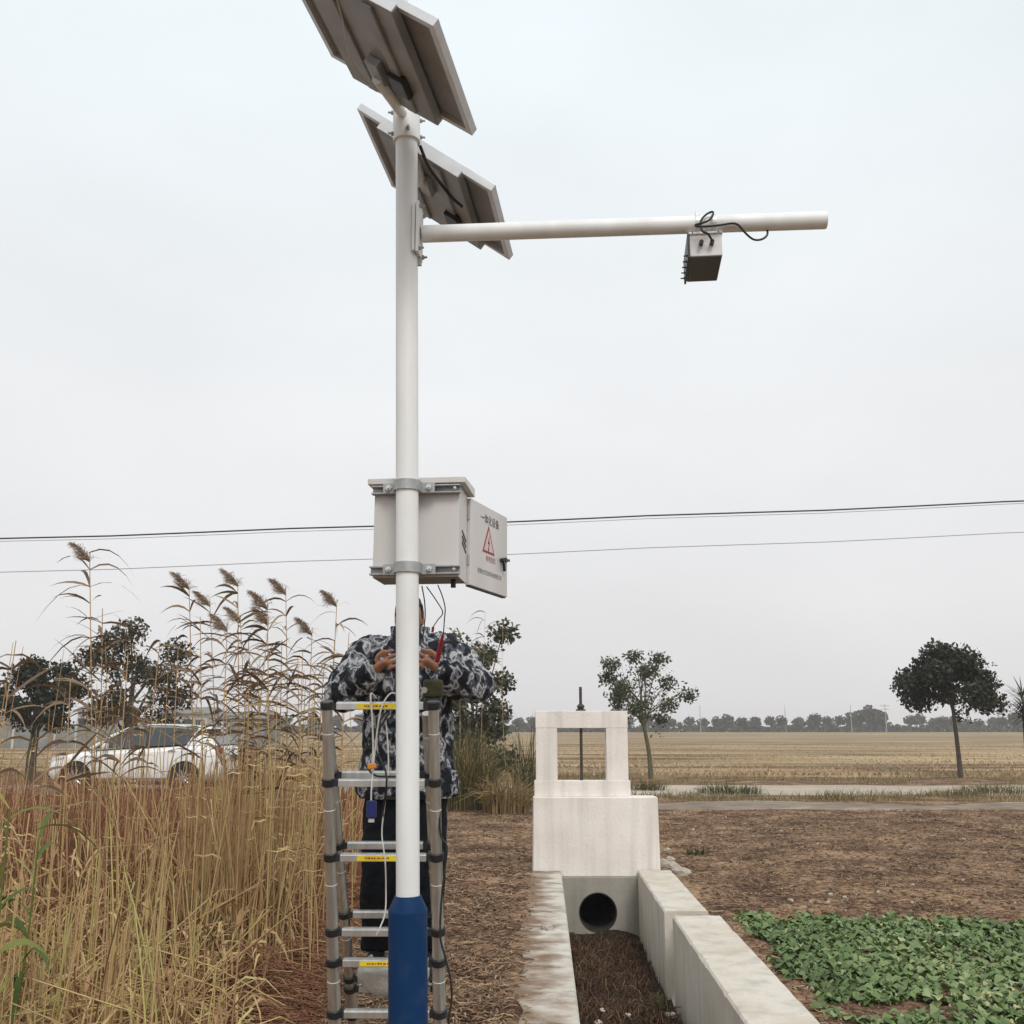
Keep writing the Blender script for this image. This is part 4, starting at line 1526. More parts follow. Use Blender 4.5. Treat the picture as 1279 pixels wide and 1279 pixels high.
def cabinet():
    z0, z1 = 2.095, 2.445
    W, D = 0.325, 0.20
    pc = pole_c(2.27)
    ctr = pc + RGT * 0.018 + FWD * (0.078 + D / 2)
    ax = np.array([RGT, FWD, UPV])
    root = empty('equipment_cabinet', ctr * (1, 1, 0) + UPV * z0, 'grey steel equipment cabinet with open lettered door, clamped to the white pole', 'cabinet')
    zc, h = (z0 + z1) / 2, z1 - z0
    th = 0.003
    MB().box(ctr * (1, 1, 0) + UPV * zc - FWD * (D / 2 - th / 2), (W, th, h), ax).build('back_panel', M_CAB, root, bevel=0.001)
    for s in (-1, 1):
        MB().box(ctr * (1, 1, 0) + UPV * zc + RGT * s * (W / 2 - th / 2) + FWD * th / 2, (th, D - th, h), ax).build('side_panel', M_CAB, root)
    MB().box(ctr * (1, 1, 0) + UPV * (z0 + th / 2 + 0.001) + FWD * th / 2, (W - 2 * th, D - th - 0.001, th), ax).build('floor_panel', M_CABIN, root)
    MB().box(ctr * (1, 1, 0) + UPV * (z1 - th / 2 - 0.001) + FWD * th / 2, (W - 2 * th, D - th - 0.001, th), ax).build('top_panel', M_CABIN, root)
    # rain hood
    hood = MB()
    ow, of, ob_ = W / 2 + 0.024, D / 2 + 0.045, D / 2 + 0.020
    c = ctr * (1, 1, 0)
    P = lambda u, v, z: c + RGT * u + FWD * v + UPV * z
    zt = z1 + 0.004
    hood.add([P(-ow, -ob_, zt), P(ow, -ob_, zt), P(ow, of, zt), P(-ow, of, zt), P(-ow, -ob_, zt + .022), P(ow, -ob_, zt + .022), P(ow, of, zt + .035), P(-ow, of, zt + .035)],
             [(0, 1, 2, 3), (4, 5, 6, 7), (0, 1, 5, 4), (1, 2, 6, 5), (2, 3, 7, 6), (3, 0, 4, 7)])
    hood.build('rain_hood', M_CAB, root, bevel=0.002)
    # vents on the right side
    for k in range(3):
        MB().box(c + RGT * (W / 2 + 0.0012) + FWD * 0.02 + UPV * (2.225 + 0.022 * k), (0.003, 0.10, 0.008), np.array([RGT, nrm(FWD + UPV * -.25), nrm(UPV + FWD * .25)])).build('vent_slot', M_BLACK, root)
    # things inside
    MB().box(c + FWD * 0.0 + RGT * -0.05 + UPV * 2.22, (0.14, 0.09, 0.17), ax).build('battery_box', M_BLACK, root, bevel=0.004)
    MB().box(c - FWD * 0.05 + RGT * 0.08 + UPV * 2.33, (0.10, 0.05, 0.12), ax).build('controller_box', M_SENS, root, bevel=0.004)
    # mounting rails and clamps around the pole
    for zr in (2.425, 2.118):
        rail_c = c - FWD * (D / 2 + 0.016) + UPV * zr
        r = MB()
        for s in (-1, 1):
            r.box(rail_c + UPV * s * 0.0135, (W + 0.012, 0.030, 0.005), ax)
        r.box(rail_c + FWD * 0.0125, (W + 0.012, 0.004, 0.022), ax)
        r.build('mounting_rail', M_GALV, root)
        pcz = pole_c(zr)
        cl = MB()
        n = 22
        ro, ri = 0.049, 0.0438
        vs, fs = [], []
        for i in range(n + 1):
            a = math.pi * (1 + i / n)
            for rr in (ri, ro):
                for s in (-1, 1):
                    vs.append(pcz + (RGT * math.cos(a) + FWD * math.sin(a)) * rr + UPV * s * 0.019)
        for i in range(n):
            b, e = i * 4, (i + 1) * 4
            fs += [(b, e, e + 1, b + 1), (b + 2, b + 3, e + 3, e + 2), (b, b + 2, e + 2, e), (b + 1, e + 1, e + 3, b + 3)]
        cl.add(vs, fs)
        for s in (-1, 1):
            cl.box(pcz + RGT * s * 0.047 + FWD * 0.018, (0.006, 0.036, 0.038), ax)
            cl.box(pcz + RGT * s * 0.072 + FWD * 0.033, (0.052, 0.006, 0.038), ax)
        cl.build('pole_clamp', M_GALV, root, smooth=True)
        for s in (-1, 1):
            mb = MB()
            bolt(mb, pcz + RGT * s * 0.076 + FWD * 0.030, -FWD, 0.011, 0.010)
            mb.build('bolt', M_FRAME, root)
        mb = MB()
        bolt(mb, rail_c + RGT * 0.15 - FWD * 0.012, -FWD, 0.006, 0.006)
        mb.build('bolt', M_FRAME, root)
    # door: hinged on the far right edge, swung wide open
    hinge = c + RGT * (W / 2 + 0.004) + FWD * (D / 2 + 0.004)
    tip = at(632.5, 748, 4.37)
    dx = nrm((tip - hinge) * (1, 1, 0))
    dn = np.array([dx[1], -dx[0], 0.0])          # outward face, towards the camera
    DW, dz0, dz1 = 0.415, z0 - 0.004, z1 - 0.008
    dax = np.array([dx, dn, UPV])
    dc = hinge + dx * DW / 2
    door = MB().box(dc * (1, 1, 0) + UPV * (dz0 + dz1) / 2, (DW, 0.022, dz1 - dz0), dax).build('door', M_CAB, root, bevel=0.002)
    f0 = lambda u, v: hinge * (1, 1, 0) + dx * u + dn * 0.0115 + UPV * v
    # gasket along the lower edge, hinges
    MB().box(hinge * (1, 1, 0) + dx * DW / 2 - dn * 0.003 + UPV * (dz0 - 0.0025), (DW - 0.01, 0.016, 0.004), dax).build('gasket', M_BLACK, door)
    for q in (0.08, 0.26):
        MB().tube([hinge + UPV * (dz0 + q - hinge[2]), hinge + UPV * (dz0 + q + 0.04 - hinge[2])], 0.006, 10).build('hinge', M_GALV, door)
    # lettering and warning sign
    H = dz1 - dz0
    text_mesh('一体化设备', 0.042, f0(DW * 0.50, dz0 + H * 0.835), dx, UPV, dn, M_INK, door, 'heading_letters')
    text_mesh('有电危险', 0.027, f0(DW * 0.52, dz0 + H * 0.375), dx, UPV, dn, M_INKROSE, door, 'warning_letters')
    text_mesh('安徽水文信息科技有限公司', 0.0225, f0(DW * 0.50, dz0 + H * 0.20), dx, UPV, dn, M_INKGREY, door, 'company_letters')
    tc = f0(DW * 0.465, dz0 + H * 0.555)
    tri = lambda r: [(r * math.cos(R(90 + k * 120)), r * math.sin(R(90 + k * 120))) for k in range(3)]
    MB().prism(tri(0.078), tc, dx, UPV, dn, 0.0006).build('warning_sign', M_INKRED, door)
    MB().prism(tri(0.060), tc, dx, UPV, dn, 0.0010).build('warning_sign_field', M_PINK, door)
    bl = [(0.003, 0.036), (-0.013, -0.002), (-0.001, 0.000), (-0.008, -0.018), (-0.014, -0.015), (-0.004, -0.034), (0.003, -0.020), (-0.003, -0.020), (0.012, 0.008), (0.000, 0.006), (0.008, 0.030)]
    bolt_me = MB()
    # lightning flash in two convex pieces so that it triangulates cleanly
    for poly in ([(0.006, 0.036), (-0.012, -0.001), (0.000, 0.001), (0.010, 0.008), (0.001, 0.008)],
                 [(0.010, 0.008), (0.000, 0.001), (-0.004, -0.020), (0.000, -0.020)],
                 [(0.004, -0.018), (-0.010, -0.018), (-0.004, -0.034)]):
        bolt_me.prism(poly, tc, dx, UPV, dn, 0.0014)
    bolt_me.build('lightning_symbol', M_INK, door)
    # latch handle with key hanging from it
    lc = f0(DW - 0.05, dz0 + H * 0.44)
    lt = MB()
    lt.box(lc + dn * 0.008, (0.09, 0.012, 0.010), np.array([nrm(dx + UPV * .10), dn, nrm(UPV - dx * .10)]))
    lt.box(lc + dn * 0.010 - dx * 0.018 - UPV * 0.022, (0.011, 0.010, 0.055), np.array([nrm(dx + UPV * .3), dn, nrm(UPV - dx * .3)]))
    lt.tube([lc, lc + dn * 0.016], 0.011, 12)
    lt.build('latch', M_BLACK, door)
    # small cable gland under the floor
    MB().tube([c + RGT * 0.13 + FWD * -0.02 + UPV * (z0), c + RGT * 0.13 + FWD * -0.02 + UPV * (z0 - 0.03)], 0.01, 10).build('cable_gland', M_BLACK, root)
    return root, c, z0


CAB, CABC, CABZ = cabinet()


# ------------------------------------------------------------------ sensor box under the arm
def sensor():
    yb = 3.60
    top = at(881, 292, yb)
    u_near = at(881, 319.5, yb)
    w, dep, h = 0.122, 0.225, top[2] - u_near[2]
    ax = np.array([RGT, FWD, UPV])
    c0 = np.array([top[0], yb, 0]) + FWD * dep / 2
    zb, zt = u_near[2], top[2]
    root = empty('sensor_box', c0 + UPV * zb, 'small grey sensor box with dark underside hanging from the side arm', 'sensor')
    MB().box(c0 + UPV * (zb + zt) / 2, (w, dep, zt - zb), ax).build('housing', M_SENS, root, bevel=0.003)
    MB().box(c0 + UPV * (zb - 0.001), (w - 0.006, dep - 0.006, 0.004), ax).build('window', M_LENS, root)
    MB().box(c0 + UPV * (zt + 0.003) - FWD * 0.006, (w + 0.006, dep, 0.010), ax).build('top_flange', M_SENS, root, bevel=0.002)
    MB().box(c0 - RGT * (w / 2 + 0.0045) + UPV * ((zb + zt) / 2 - 0.004), (0.008, dep + 0.02, zt - zb + 0.006), ax).build('side_cover', M_BLACK, root, bevel=0.001)
    for k in range(5):
        mb = MB()
        bolt(mb, c0 - RGT * (w / 2 + 0.0085) + FWD * (-dep / 2 + 0.01 + k * 0.05) + UPV * (zb + 0.008), -RGT, 0.0055, 0.003)
        mb.build('screw', M_BLACK, root)
    fr = c0 - FWD * (dep / 2)
    for k, u in enumerate((-0.018, 0.022)):
        MB().tube([fr + RGT * u + UPV * (zb + 0.048), fr + RGT * u + UPV * (zb + 0.046) - FWD * 0.028], 0.0085, 8).build('cable_gland', M_BLACK, root)
    for u in (-0.048, 0.0, 0.048):
        mb = MB()
        bolt(mb, fr + RGT * u + UPV * (zt + 0.003) - FWD * 0.003, -FWD, 0.003, 0.003)
        mb.build('screw', M_BLACK, root)
    # strap over the arm
    ac = ARM_A + ARMD * np.dot(c0 - ARM_A, ARMD)
    for s in (-0.03, 0.03):
        st = MB()
        vs, fs = [], []
        n = 24
        sd = nrm(np.cross(UPV, ARMD))
        for i in range(n):
            a = 2 * math.pi * i / n
            for rr, o in ((0.0340, -.008), (0.0370, -.008), (0.0370, .008), (0.0340, .008)):
                vs.append(ac + ARMD * (s + o) + (sd * math.cos(a) + UPV * math.sin(a)) * rr)
        for i in range(n):
            b, e = i * 4, ((i + 1) % n) * 4
            fs += [(b + k, b + (k + 1) % 4, e + (k + 1) % 4, e + k) for k in range(4)]
        st.add(vs, fs)
        st.box(ac + ARMD * s + UPV * 0.045, (0.014, 0.02, 0.022), np.array([ARMD, sd, UPV]))
        st.build('strap', M_FRAME, root)
    MB().box((ac + c0 * (1, 1, 0) + UPV * zt) * 0.5 * (1, 1, 0) + UPV * (zt + 0.012), (w * 0.6, 0.05, 0.02), ax).build('hanger', M_GALV, root)
    # cable from the gland, looping over the arm and into a hole in its underside
    Yc = ac[1] - 0.045
    g = fr + RGT * 0.022 + UPV * (zb + 0.046) - FWD * 0.028
    px = [(887, 296, g[1] - .004), (884, 292, g[1] - .01), (877, 288, g[1] - .012), (875, 277, Yc - .01), (882, 268, Yc), (890, 264.5, Yc), (890, 269, Yc - .012), (884, 276, Yc - .02), (868, 281.5, Yc - .01), (879, 283, Yc - .012), (900, 281, Yc - .006),
          (914, 279, Yc - .004), (922, 281, Yc - .004), (931, 291, Yc + .005), (941, 299, Yc + .015), (951, 299, Yc + .02), (958, 294, Yc + .025), (958.5, 288, Yc + .03)]
    pts = spline([g] + [at(*q) for q in px], 90)
    tag(MB().tube(pts, 0.0042, 8).build('sensor_cable', M_CABLE, smooth=True), 'thin black cable looping from the sensor box over the side arm', 'cable')


sensor()


# ------------------------------------------------------------------ ladder
LAD = {}
def ladder():
    root = empty('telescopic_ladder', (-0.47, 4.4, 0), 'aluminium telescopic step ladder with black joints behind the blue pole base', 'ladder')
    xl_t, xr_t = at(408.5, 880, 4.15)[0], at(541.5, 880, 4.15)[0]
    ztop = at(470, 881, 4.15)[2]
    sh = lambda z: 0.016 * (ztop - z)                       # the ladder leans a touch to the left towards its top
    yf = lambda z: 4.15 + 0.26 * (ztop - z)
    yr = lambda z: 4.22 + 0.60 * (ztop - z)
    zr = lambda py, Yf: None

    def z_of(py, f):
        z = 1.0
        for _ in range(30):
            z = at(0, py, f(z))[2]
        return z
    front = [ztop, z_of(977, yf), z_of(1070, yf), z_of(1163, yf), z_of(1201, yf), 0.42, 0.28, 0.14]
    rear = [z_of(967, yr), z_of(1055, yr), z_of(1141, yr), z_of(1221, yr), 0.40, 0.27, 0.13]
    LAD.update(front=front, rear=rear, yf=yf, yr=yr, sh=sh, xl=xl_t, xr=xr_t, ztop=ztop)
    for nm, f, zs in (('front', yf, front), ('rear', yr, [ztop - 0.03] + rear)):
        inset = 0.0 if nm == 'front' else -0.012
        rad0 = 0.0215 if nm == 'front' else 0.019
        for side, xx in ((1, xl_t), (-1, xr_t)):
            ins_ = inset if nm == 'front' else (-0.012 if side > 0 else 0.035)
            X = lambda z: xx + sh(z) + side * ins_
            lv = zs + [0.0]
            for i in range(len(lv) - 1):
                za, zb = lv[i], lv[i + 1]
                r = rad0 + 0.0011 * i
                a, b = np.array([X(za), f(za), za]), np.array([X(zb), f(zb), zb])
                MB().tube([a, b], r, 24).build('rail_tube', M_ALU, root, smooth=True)
                d = nrm(b - a)
                if not (nm == 'rear' and i == 0):
                    cl = MB()
                    cl.tube([a - d * 0.017, a - d * 0.014, a + d * 0.012, a + d * 0.015], [r + .002, r + 0.0055, r + 0.0055, r + .002], 20)
                    cl.box(a + np.array([side * 0.038, 0, -0.003]), (0.045, 0.034, 0.026))
                    cl.build('joint_collar', M_BLACK, root, smooth=True)
                # faint ring scribed on the tube
                if za - zb > 0.2:
                    q = a + (b - a) * 0.36
                    MB().tube([q, q + d * 0.003], r + 0.0006, 24).build('index_ring', M_WHITE, root, smooth=True)
            MB().tube([(X(0) , f(0), 0.0), (X(0.04), f(0.04), 0.045)], rad0 + 0.014, 16).build('rubber_foot', M_BLACK, root)
        for i, z in enumerate(zs):
            if nm == 'rear' and i == 0:
                continue
            xa, xb = xl_t + sh(z) + inset + 0.052 - 0.012, xr_t + sh(z) - (0.035 if nm == 'rear' else 0.0) - 0.052 + 0.012
            h, w = 0.030, 0.040
            c = np.array([(xa + xb) / 2, f(z), z - 0.002])
            rg = MB()
            prof = [(-w / 2, -h / 2), (w / 2, -h / 2), (w / 2, h / 2 - 0.006), (w / 2 - 0.006, h / 2), (-w / 2 + 0.006, h / 2), (-w / 2, h / 2 - 0.006)]
            rg.prism(prof, (xa, c[1], c[2]), (0, 1, 0), (0, 0, 1), (1, 0, 0), xb - xa)
            o = rg.build('rung', M_ALU, root, bevel=0.0012)
            # ribs along the tread
            rb = MB()
            for k in (-1, 0, 1):
                rb.box((c[0], c[1] + k * 0.009, c[2] + h / 2 + 0.0008), (xb - xa - 0.01, 0.003, 0.0016))
            rb.build('tread_rib', M_ALU, o)
            if nm == 'front' and i in (0, 2, 4):
                xs = xa + (xb - xa) * (0.20 if i else 0.235)
                wd = (xb - xa) * 0.46
                st = MB().box((xs + wd / 2, c[1] - w / 2 - 0.0006, c[2] - 0.002), (wd, 0.0012, h * 0.66)).build('sticker', M_YELLOW, o)
                tx = MB()
                rr = random.Random(i)
                u = 0.03
                while u < wd - 0.03:
                    q = rr.uniform(0.004, 0.011)
                    tx.box((xs + u + q / 2, c[1] - w / 2 - 0.0014, c[2] - 0.002 + rr.uniform(-.001, .001)), (q, 0.0006, rr.uniform(0.004, 0.0075)))
                    u += q + rr.uniform(0.002, 0.006)
                tx.build('sticker_print', M_INKRED, o)
    return root


ladder()

# cords and cables hung on the ladder
zt_, yf_ = LAD['ztop'], 4.15


def hang(name, label, cat, px, Y, r, m, n=60):
    pts = spline([at(x, y, Y + (q[0] if q else 0)) for (x, y, *q) in px], n)
    return tag(MB().tube(pts, r, 8).build(name, m, smooth=True), label, cat)


wc = hang('looped_line', 'white cord looped over the top ladder rung with an orange tag', 'cord',
          [(500, 868, .03), (488, 866, -.01), (478, 880, -.035), (473, 900, -.035), (469, 930, -.02), (466, 960, -.02), (464, 985, -.05), (463.5, 1001, -.05)], 4.15, 0.0032, M_CORD)
hang('looped_line', 'white cord rising over the top rung left of the first loop', 'cord',
     [(470, 872, .03), (464, 866, -.01), (463, 874, -.035), (465, 900, -.035), (466, 935, -.02), (465.5, 955, -.02)], 4.15, 0.0035, M_CORD)
hang('black_cable', 'black cable drooping across the jacket below the top rung', 'cable',
     [(492, 882, .05), (478, 895, .02), (468, 915, .0), (463, 930, .0), (456, 938, .0), (455, 950, .0), (461, 962, .0), (470, 969, .0), (483, 970, -.02), (498, 970, .05)], 4.15, 0.0042, M_CABLE)
hang('black_cable', 'black cable hanging straight past the second rung', 'cable',
     [(486, 890, .05), (474, 910, .02), (466, 922, .0), (468, 935, .0), (476, 950, .0), (482, 965, -.035), (482.5, 985, -.04), (479, 1010, .0), (478, 1020, 0)], 4.15, 0.0042, M_CABLE)
hang('safety_cord', 'thin pale cord hanging down beside the pole to the lower rungs', 'cord',
     [(480, 880, .03), (484, 925, 0), (485, 960, -.02), (481, 1000, -.03), (477, 1040, -.02), (481, 1075, -.045), (482, 1110, 0), (481, 1140, 0), (474, 1160, -.03), (470, 1168, -.03)], 4.18, 0.0028, M_CORD)
hang('black_cable', 'black cable trailing down outside the right ladder rail', 'cable',
     [(549, 985, .05), (550, 1040, .05), (558, 1058, .05), (555, 1090, .05), (551, 1130, .05), (550, 1170, .05), (556, 1195, .05), (563, 1225, .05), (564, 1250, .05), (560, 1290, .05), (566, 1420, .05)], 4.2, 0.0042, M_CABLE, 90)
# orange tag
p = at(464.5, 957, 4.10)
tag(MB().box(p, (0.035, 0.012, 0.020), np.array([nrm(np.array([1, 0, .15])), [0, 1, 0], nrm(np.array([-.15, 0, 1]))])).build('orange_tag', M_ORANGE, bevel=0.004), 'orange tape tag tied to the white cord above the second rung', 'tag')
# blue device on the cord
p = at(464, 1015, 4.08)
dv = empty('cord_device', p, 'small navy blue cylinder hanging on the white cord below the second rung', 'device')
MB().tube([p + UPV * 0.045, p + UPV * 0.043, p - UPV * 0.015, p - UPV * 0.02], [0.008, 0.020, 0.020, 0.015], 20).build('body', M_NAVY, dv, smooth=True)
MB().tube([p - UPV * 0.022, p - UPV * 0.035], 0.012, 14).build('tip', M_FRAME, dv, smooth=True)


# bag below the rung
def bag():
    c = at(491, 1212, 4.55)
    bm = bmesh.new()
    bmesh.ops.create_uvsphere(bm, u_segments=28, v_segments=18, radius=1)
    for v in bm.verts:
        x, y, z = v.co
        k = 1 + 0.07 * mnoise.noise(v.co * 2.4)
        zz = z * 0.100 if z < 0 else z * 0.025
        sq = (abs(x) ** 0.8) * (1 if x > 0 else -1)
        v.co = Vector((c[0] + sq * 0.150 * k, c[1] + y * 0.085 * k, c[2] + zz * k))
    me = bpy.data.meshes.new('canvas_bag')
    bm.to_mesh(me)
    bm.free()
    me.shade_smooth()
    o = tag(link('canvas_bag', me, M_BAG), 'rounded off-white bag hanging below the rung behind the blue pole base', 'bag')
    h = MB()
    for s in (-1, 1):
        h.tube(spline([c + (s * 0.11, 0, 0.02), c + (s * 0.10, -0.01, 0.05), c + (s * 0.085, -0.045, 0.065)], 8), 0.006, 8)
    h.build('handle', M_BAG, o, smooth=True)


bag()
# ================================================================== THE PERSON
def skin_mesh(nodes, edges, name, root=0, sub=2):
    """nodes: list of (xyz, radius or (rx,ry)); grown with a Skin modifier"""
    me = bpy.data.meshes.new(name)
    me.from_pydata([tuple(float(c) for c in n[0]) for n in nodes], edges, [])
    ob = bpy.data.objects.new(name, me)
    COL.objects.link(ob)
    sk = ob.modifiers.new('skin', 'SKIN')
    sk.use_smooth_shade = True
    for i, n in enumerate(nodes):
        r = n[1] if isinstance(n[1], tuple) else (n[1], n[1])
        me.skin_vertices[0].data[i].radius = r
        me.skin_vertices[0].data[i].use_root = (i == root)
    sb = ob.modifiers.new('sub', 'SUBSURF')
    sb.levels = sub
    sb.render_levels = sub
    out = bpy.data.meshes.new_from_object(ob.evaluated_get(bpy.context.evaluated_depsgraph_get()))
    bpy.data.objects.remove(ob)
    return out


def remesh(meshes, name, voxel, smooth_it=4):
    bm = bmesh.new()
    for m in meshes:
        bm.from_mesh(m)
    me = bpy.data.meshes.new(name)
    bm.to_mesh(me)
    bm.free()
    ob = bpy.data.objects.new(name, me)
    COL.objects.link(ob)
    rm = ob.modifiers.new('r', 'REMESH')
    rm.mode = 'VOXEL'
    rm.voxel_size = voxel
    if smooth_it:
        s = ob.modifiers.new('s', 'SMOOTH')
        s.iterations = smooth_it
        s.factor = 0.5
    out = bpy.data.meshes.new_from_object(ob.evaluated_get(bpy.context.evaluated_depsgraph_get()))
    bpy.data.objects.remove(ob)
    out.name = name
    out.shade_smooth()
    return out


def wrinkle(me, amt, scale, seed, zs=1.0):
    """cloth folds: push vertices along their normals"""
    n = len(me.vertices)
    co, no = np.empty(n * 3, np.float32), np.empty(n * 3, np.float32)
    me.vertices.foreach_get('co', co)
    me.vertex_normals.foreach_get('vector', no)
    co, no = co.reshape(-1, 3), no.reshape(-1, 3)
    for i in range(n):
        p = co[i]
        q = Vector((p[0] * scale + seed, p[1] * scale, p[2] * scale * zs))
        n1 = mnoise.noise(q)
        n2 = 1 - abs(mnoise.noise(q * 1.9 + Vector((3, 1, 7)))) * 2
        co[i] += no[i] * (amt * (0.7 * n1 + 0.36 * n2))
    me.vertices.foreach_set('co', co.ravel())
    me.update()


def head_mesh(c, h=0.225):
    """c: centre of the head; faces -Y"""
    bm = bmesh.new()
    bmesh.ops.create_uvsphere(bm, u_segments=40, v_segments=32, radius=1)
    for v in bm.verts:
        x, y, z = v.co
        w, d = 0.064, 0.090
        X, Yv, Z = x * w, y * d, z * h / 2
        if z < 0:                                   # narrow towards the chin
            k = 1 - 0.34 * (-z) ** 1.3
            X *= k
            if y > 0:
                Yv *= 1 - 0.35 * (-z)
        if y < 0:
            Yv *= 0.93
            g = lambda x0, z0, sx, sz: math.exp(-((X - x0) / sx) ** 2 - ((Z - z0) / sz) ** 2)
            Yv -= 0.024 * g(0, -0.022, 0.011, 0.016) + 0.012 * g(0, 0.0, 0.009, 0.02)      # nose
            Yv += 0.010 * (g(0.031, 0.006, 0.015, 0.010) + g(-0.031, 0.006, 0.015, 0.010))   # eye sockets
            Yv -= 0.005 * (g(0.03, 0.026, 0.022, 0.007) + g(-0.03, 0.026, 0.022, 0.007))     # brows
            Yv -= 0.006 * g(0, -0.056, 0.022, 0.006) + 0.006 * g(0, -0.068, 0.018, 0.006)    # lips
            Yv += 0.004 * g(0, -0.062, 0.020, 0.003)
            Yv -= 0.008 * g(0, -0.095, 0.020, 0.014)                                        # chin
        v.co = Vector((c[0] + X, c[1] + Yv, c[2] + Z))
    for s in (-1, 1):                               # ears
        r = bmesh.ops.create_uvsphere(bm, u_segments=12, v_segments=10, radius=1)
        for v in r['verts']:
            x, y, z = v.co
            v.co = Vector((c[0] + s * 0.063 + x * 0.008 + s * 0.004 * max(0, y), c[1] + 0.014 + y * 0.018, c[2] - 0.008 + z * 0.031))
    me = bpy.data.meshes.new('head')
    bm.to_mesh(me)
    bm.free()
    return me


def person():
    Yb = 4.98
    bx = at(508, 900, Yb)[0] + 0.004
    foot_z = LAD['rear'][3] + 0.016                # soles stand on the fourth rear rung
    yr = LAD['yr'](LAD['rear'][3])
    root = empty('person', (bx, Yb, foot_z), 'person in grey and white camouflage jacket standing on the ladder behind the pole', 'person')
    hipz, shz = foot_z + 0.86, at(0, 812, Yb)[2]
    P = lambda dx, dy, z: np.array([bx + dx, Yb + dy, z])
    headc = P(0.002, -0.05, foot_z + 1.60)
    L = dict(sh=at(461, 816, Yb), el=at(424, 866, Yb - .09), wr=at(466, 838, Yb - .30), ha=at(487, 824, Yb - .335))
    Rr = dict(sh=at(556, 814, Yb), el=at(597, 854, Yb - .07), wr=at(549, 838, Yb - .28), ha=at(528, 822, Yb - .32))
    nodes = [(P(0, 0, hipz), (0.135, 0.10)), (P(0, 0, hipz + .20), (0.12, 0.09)), (P(0, 0, shz - .16), (0.12, 0.08)), (P(0, 0, shz - .05), (0.07, 0.055)),
             (P(0, -.02, shz + .09), 0.056), (headc + (0, .01, -.03), 0.06)]
    edges = [(0, 1), (1, 2), (2, 3), (3, 4), (4, 5)]

    def chain(start, pts):
        prev = start
        for p_, r_ in pts:
            nodes.append((p_, r_))
            edges.append((prev, len(nodes) - 1))
            prev = len(nodes) - 1
        return prev
    for A in (L, Rr):
        chain(3, [(A['sh'] + (0, 0, -.03), 0.05), (A['sh'] * .5 + A['el'] * .5, 0.047), (A['el'], 0.040), (A['el'] * .6 + A['wr'] * .4, 0.039), (A['wr'], 0.027)])
    feet = []
    for s in (-1, 1):
        ank = np.array([bx + s * 0.105 - 0.005, yr + 0.045, foot_z + 0.085])
        knee = np.array([bx + s * 0.10, Yb - 0.06, foot_z + 0.47])
        chain(0, [(P(s * 0.085, 0, hipz - .05), 0.085), (P(s * 0.095, -.03, hipz - .22), 0.072), (knee, 0.052), (knee * .55 + ank * .45, 0.050), (ank, 0.036), (ank + (s * .02, -.10, -.055), 0.03)])
        feet.append(ank)
    body_parts = [skin_mesh(nodes, edges, 'body_core')]
    body_parts.append(head_mesh(headc))
    # hands: palm plus five bent fingers closing on the wires
    for A, s in ((L, 1), (Rr, -1)):
        wr, ha = A['wr'], A['ha']
        d = nrm(ha - wr)
        upd = nrm(UPV - d * np.dot(UPV, d))
        nrm_ = np.cross(d, upd)                     # palm side
        if nrm_[1] > 0:
            nrm_ = -nrm_                            # back of the hand faces the camera
        pal = [(wr, 0.026), (wr + d * .035, (0.030, 0.019)), (wr + d * .075, (0.036, 0.018)), (wr + d * .095, (0.034, 0.015))]
        body_parts.append(skin_mesh(pal, [(0, 1), (1, 2), (2, 3)], 'palm'))
        for k, (off, ln) in enumerate(((0.034, .075), (0.0115, .083), (-0.0115, .078), (-0.033, .062))):
            b0 = wr + d * .088 + upd * off
            k1 = b0 + (d * .62 - nrm_ * .1) * ln * .5 + upd * off * .1
            k2 = k1 + (d * .45 - nrm_ * -.0 + (-nrm_) * .75 * -1 * -1) * ln * .32
            k3 = k2 + (-d * .35 - nrm_ * .6) * ln * .26
            # curl away from the camera side, around the wire
            body_parts.append(skin_mesh([(b0 - d * .02, .0092), (b0, .0090), (k1, .0086), (k2, .0080), (k3, .0072)], [(0, 1), (1, 2), (2, 3), (3, 4)], 'finger'))
        t0 = wr + d * .03 + upd * .022
        body_parts.append(skin_mesh([(t0, .014), (t0 + d * .03 + upd * .022 + nrm_ * .010, .012), (t0 + d * .058 + upd * .026 + nrm_ * .006, .0105), (t0 + d * .078 + upd * .014, .009)], [(0, 1), (1, 2), (2, 3)], 'thumb'))
    body = remesh(body_parts, 'body', 0.0045, 2)
    link('body', body, M_SKIN, root)
    # eyes and hair
    for s in (-1, 1):
        bm = bmesh.new()
        bmesh.ops.create_uvsphere(bm, u_segments=12, v_segments=8, radius=0.0100)
        bmesh.ops.translate(bm, verts=bm.verts, vec=Vector((float(headc[0] + s * 0.031), float(headc[1] - 0.0655), float(headc[2] + 0.006))))
        me = bpy.data.meshes.new('eye')
        bm.to_mesh(me)
        bm.free()
        link('eye', me, M_EYE, root)
        bm = bmesh.new()
        bmesh.ops.create_uvsphere(bm, u_segments=10, v_segments=6, radius=0.0052)
        bmesh.ops.translate(bm, verts=bm.verts, vec=Vector((float(headc[0] + s * 0.031), float(headc[1] - 0.0715), float(headc[2] + 0.006))))
        me = bpy.data.meshes.new('iris')
        bm.to_mesh(me)
        bm.free()
        link('iris', me, M_HAIR, root)
    bm = bmesh.new()
    bmesh.ops.create_uvsphere(bm, u_segments=40, v_segments=30, radius=1)
    for v in bm.verts:
        x, y, z = v.co
        k = 1 + 0.05 * mnoise.noise(v.co * 6)
        v.co = Vector((headc[0] + x * 0.070 * k, headc[1] + 0.008 + y * 0.100 * k, headc[2] + 0.012 + z * 0.113 * k))
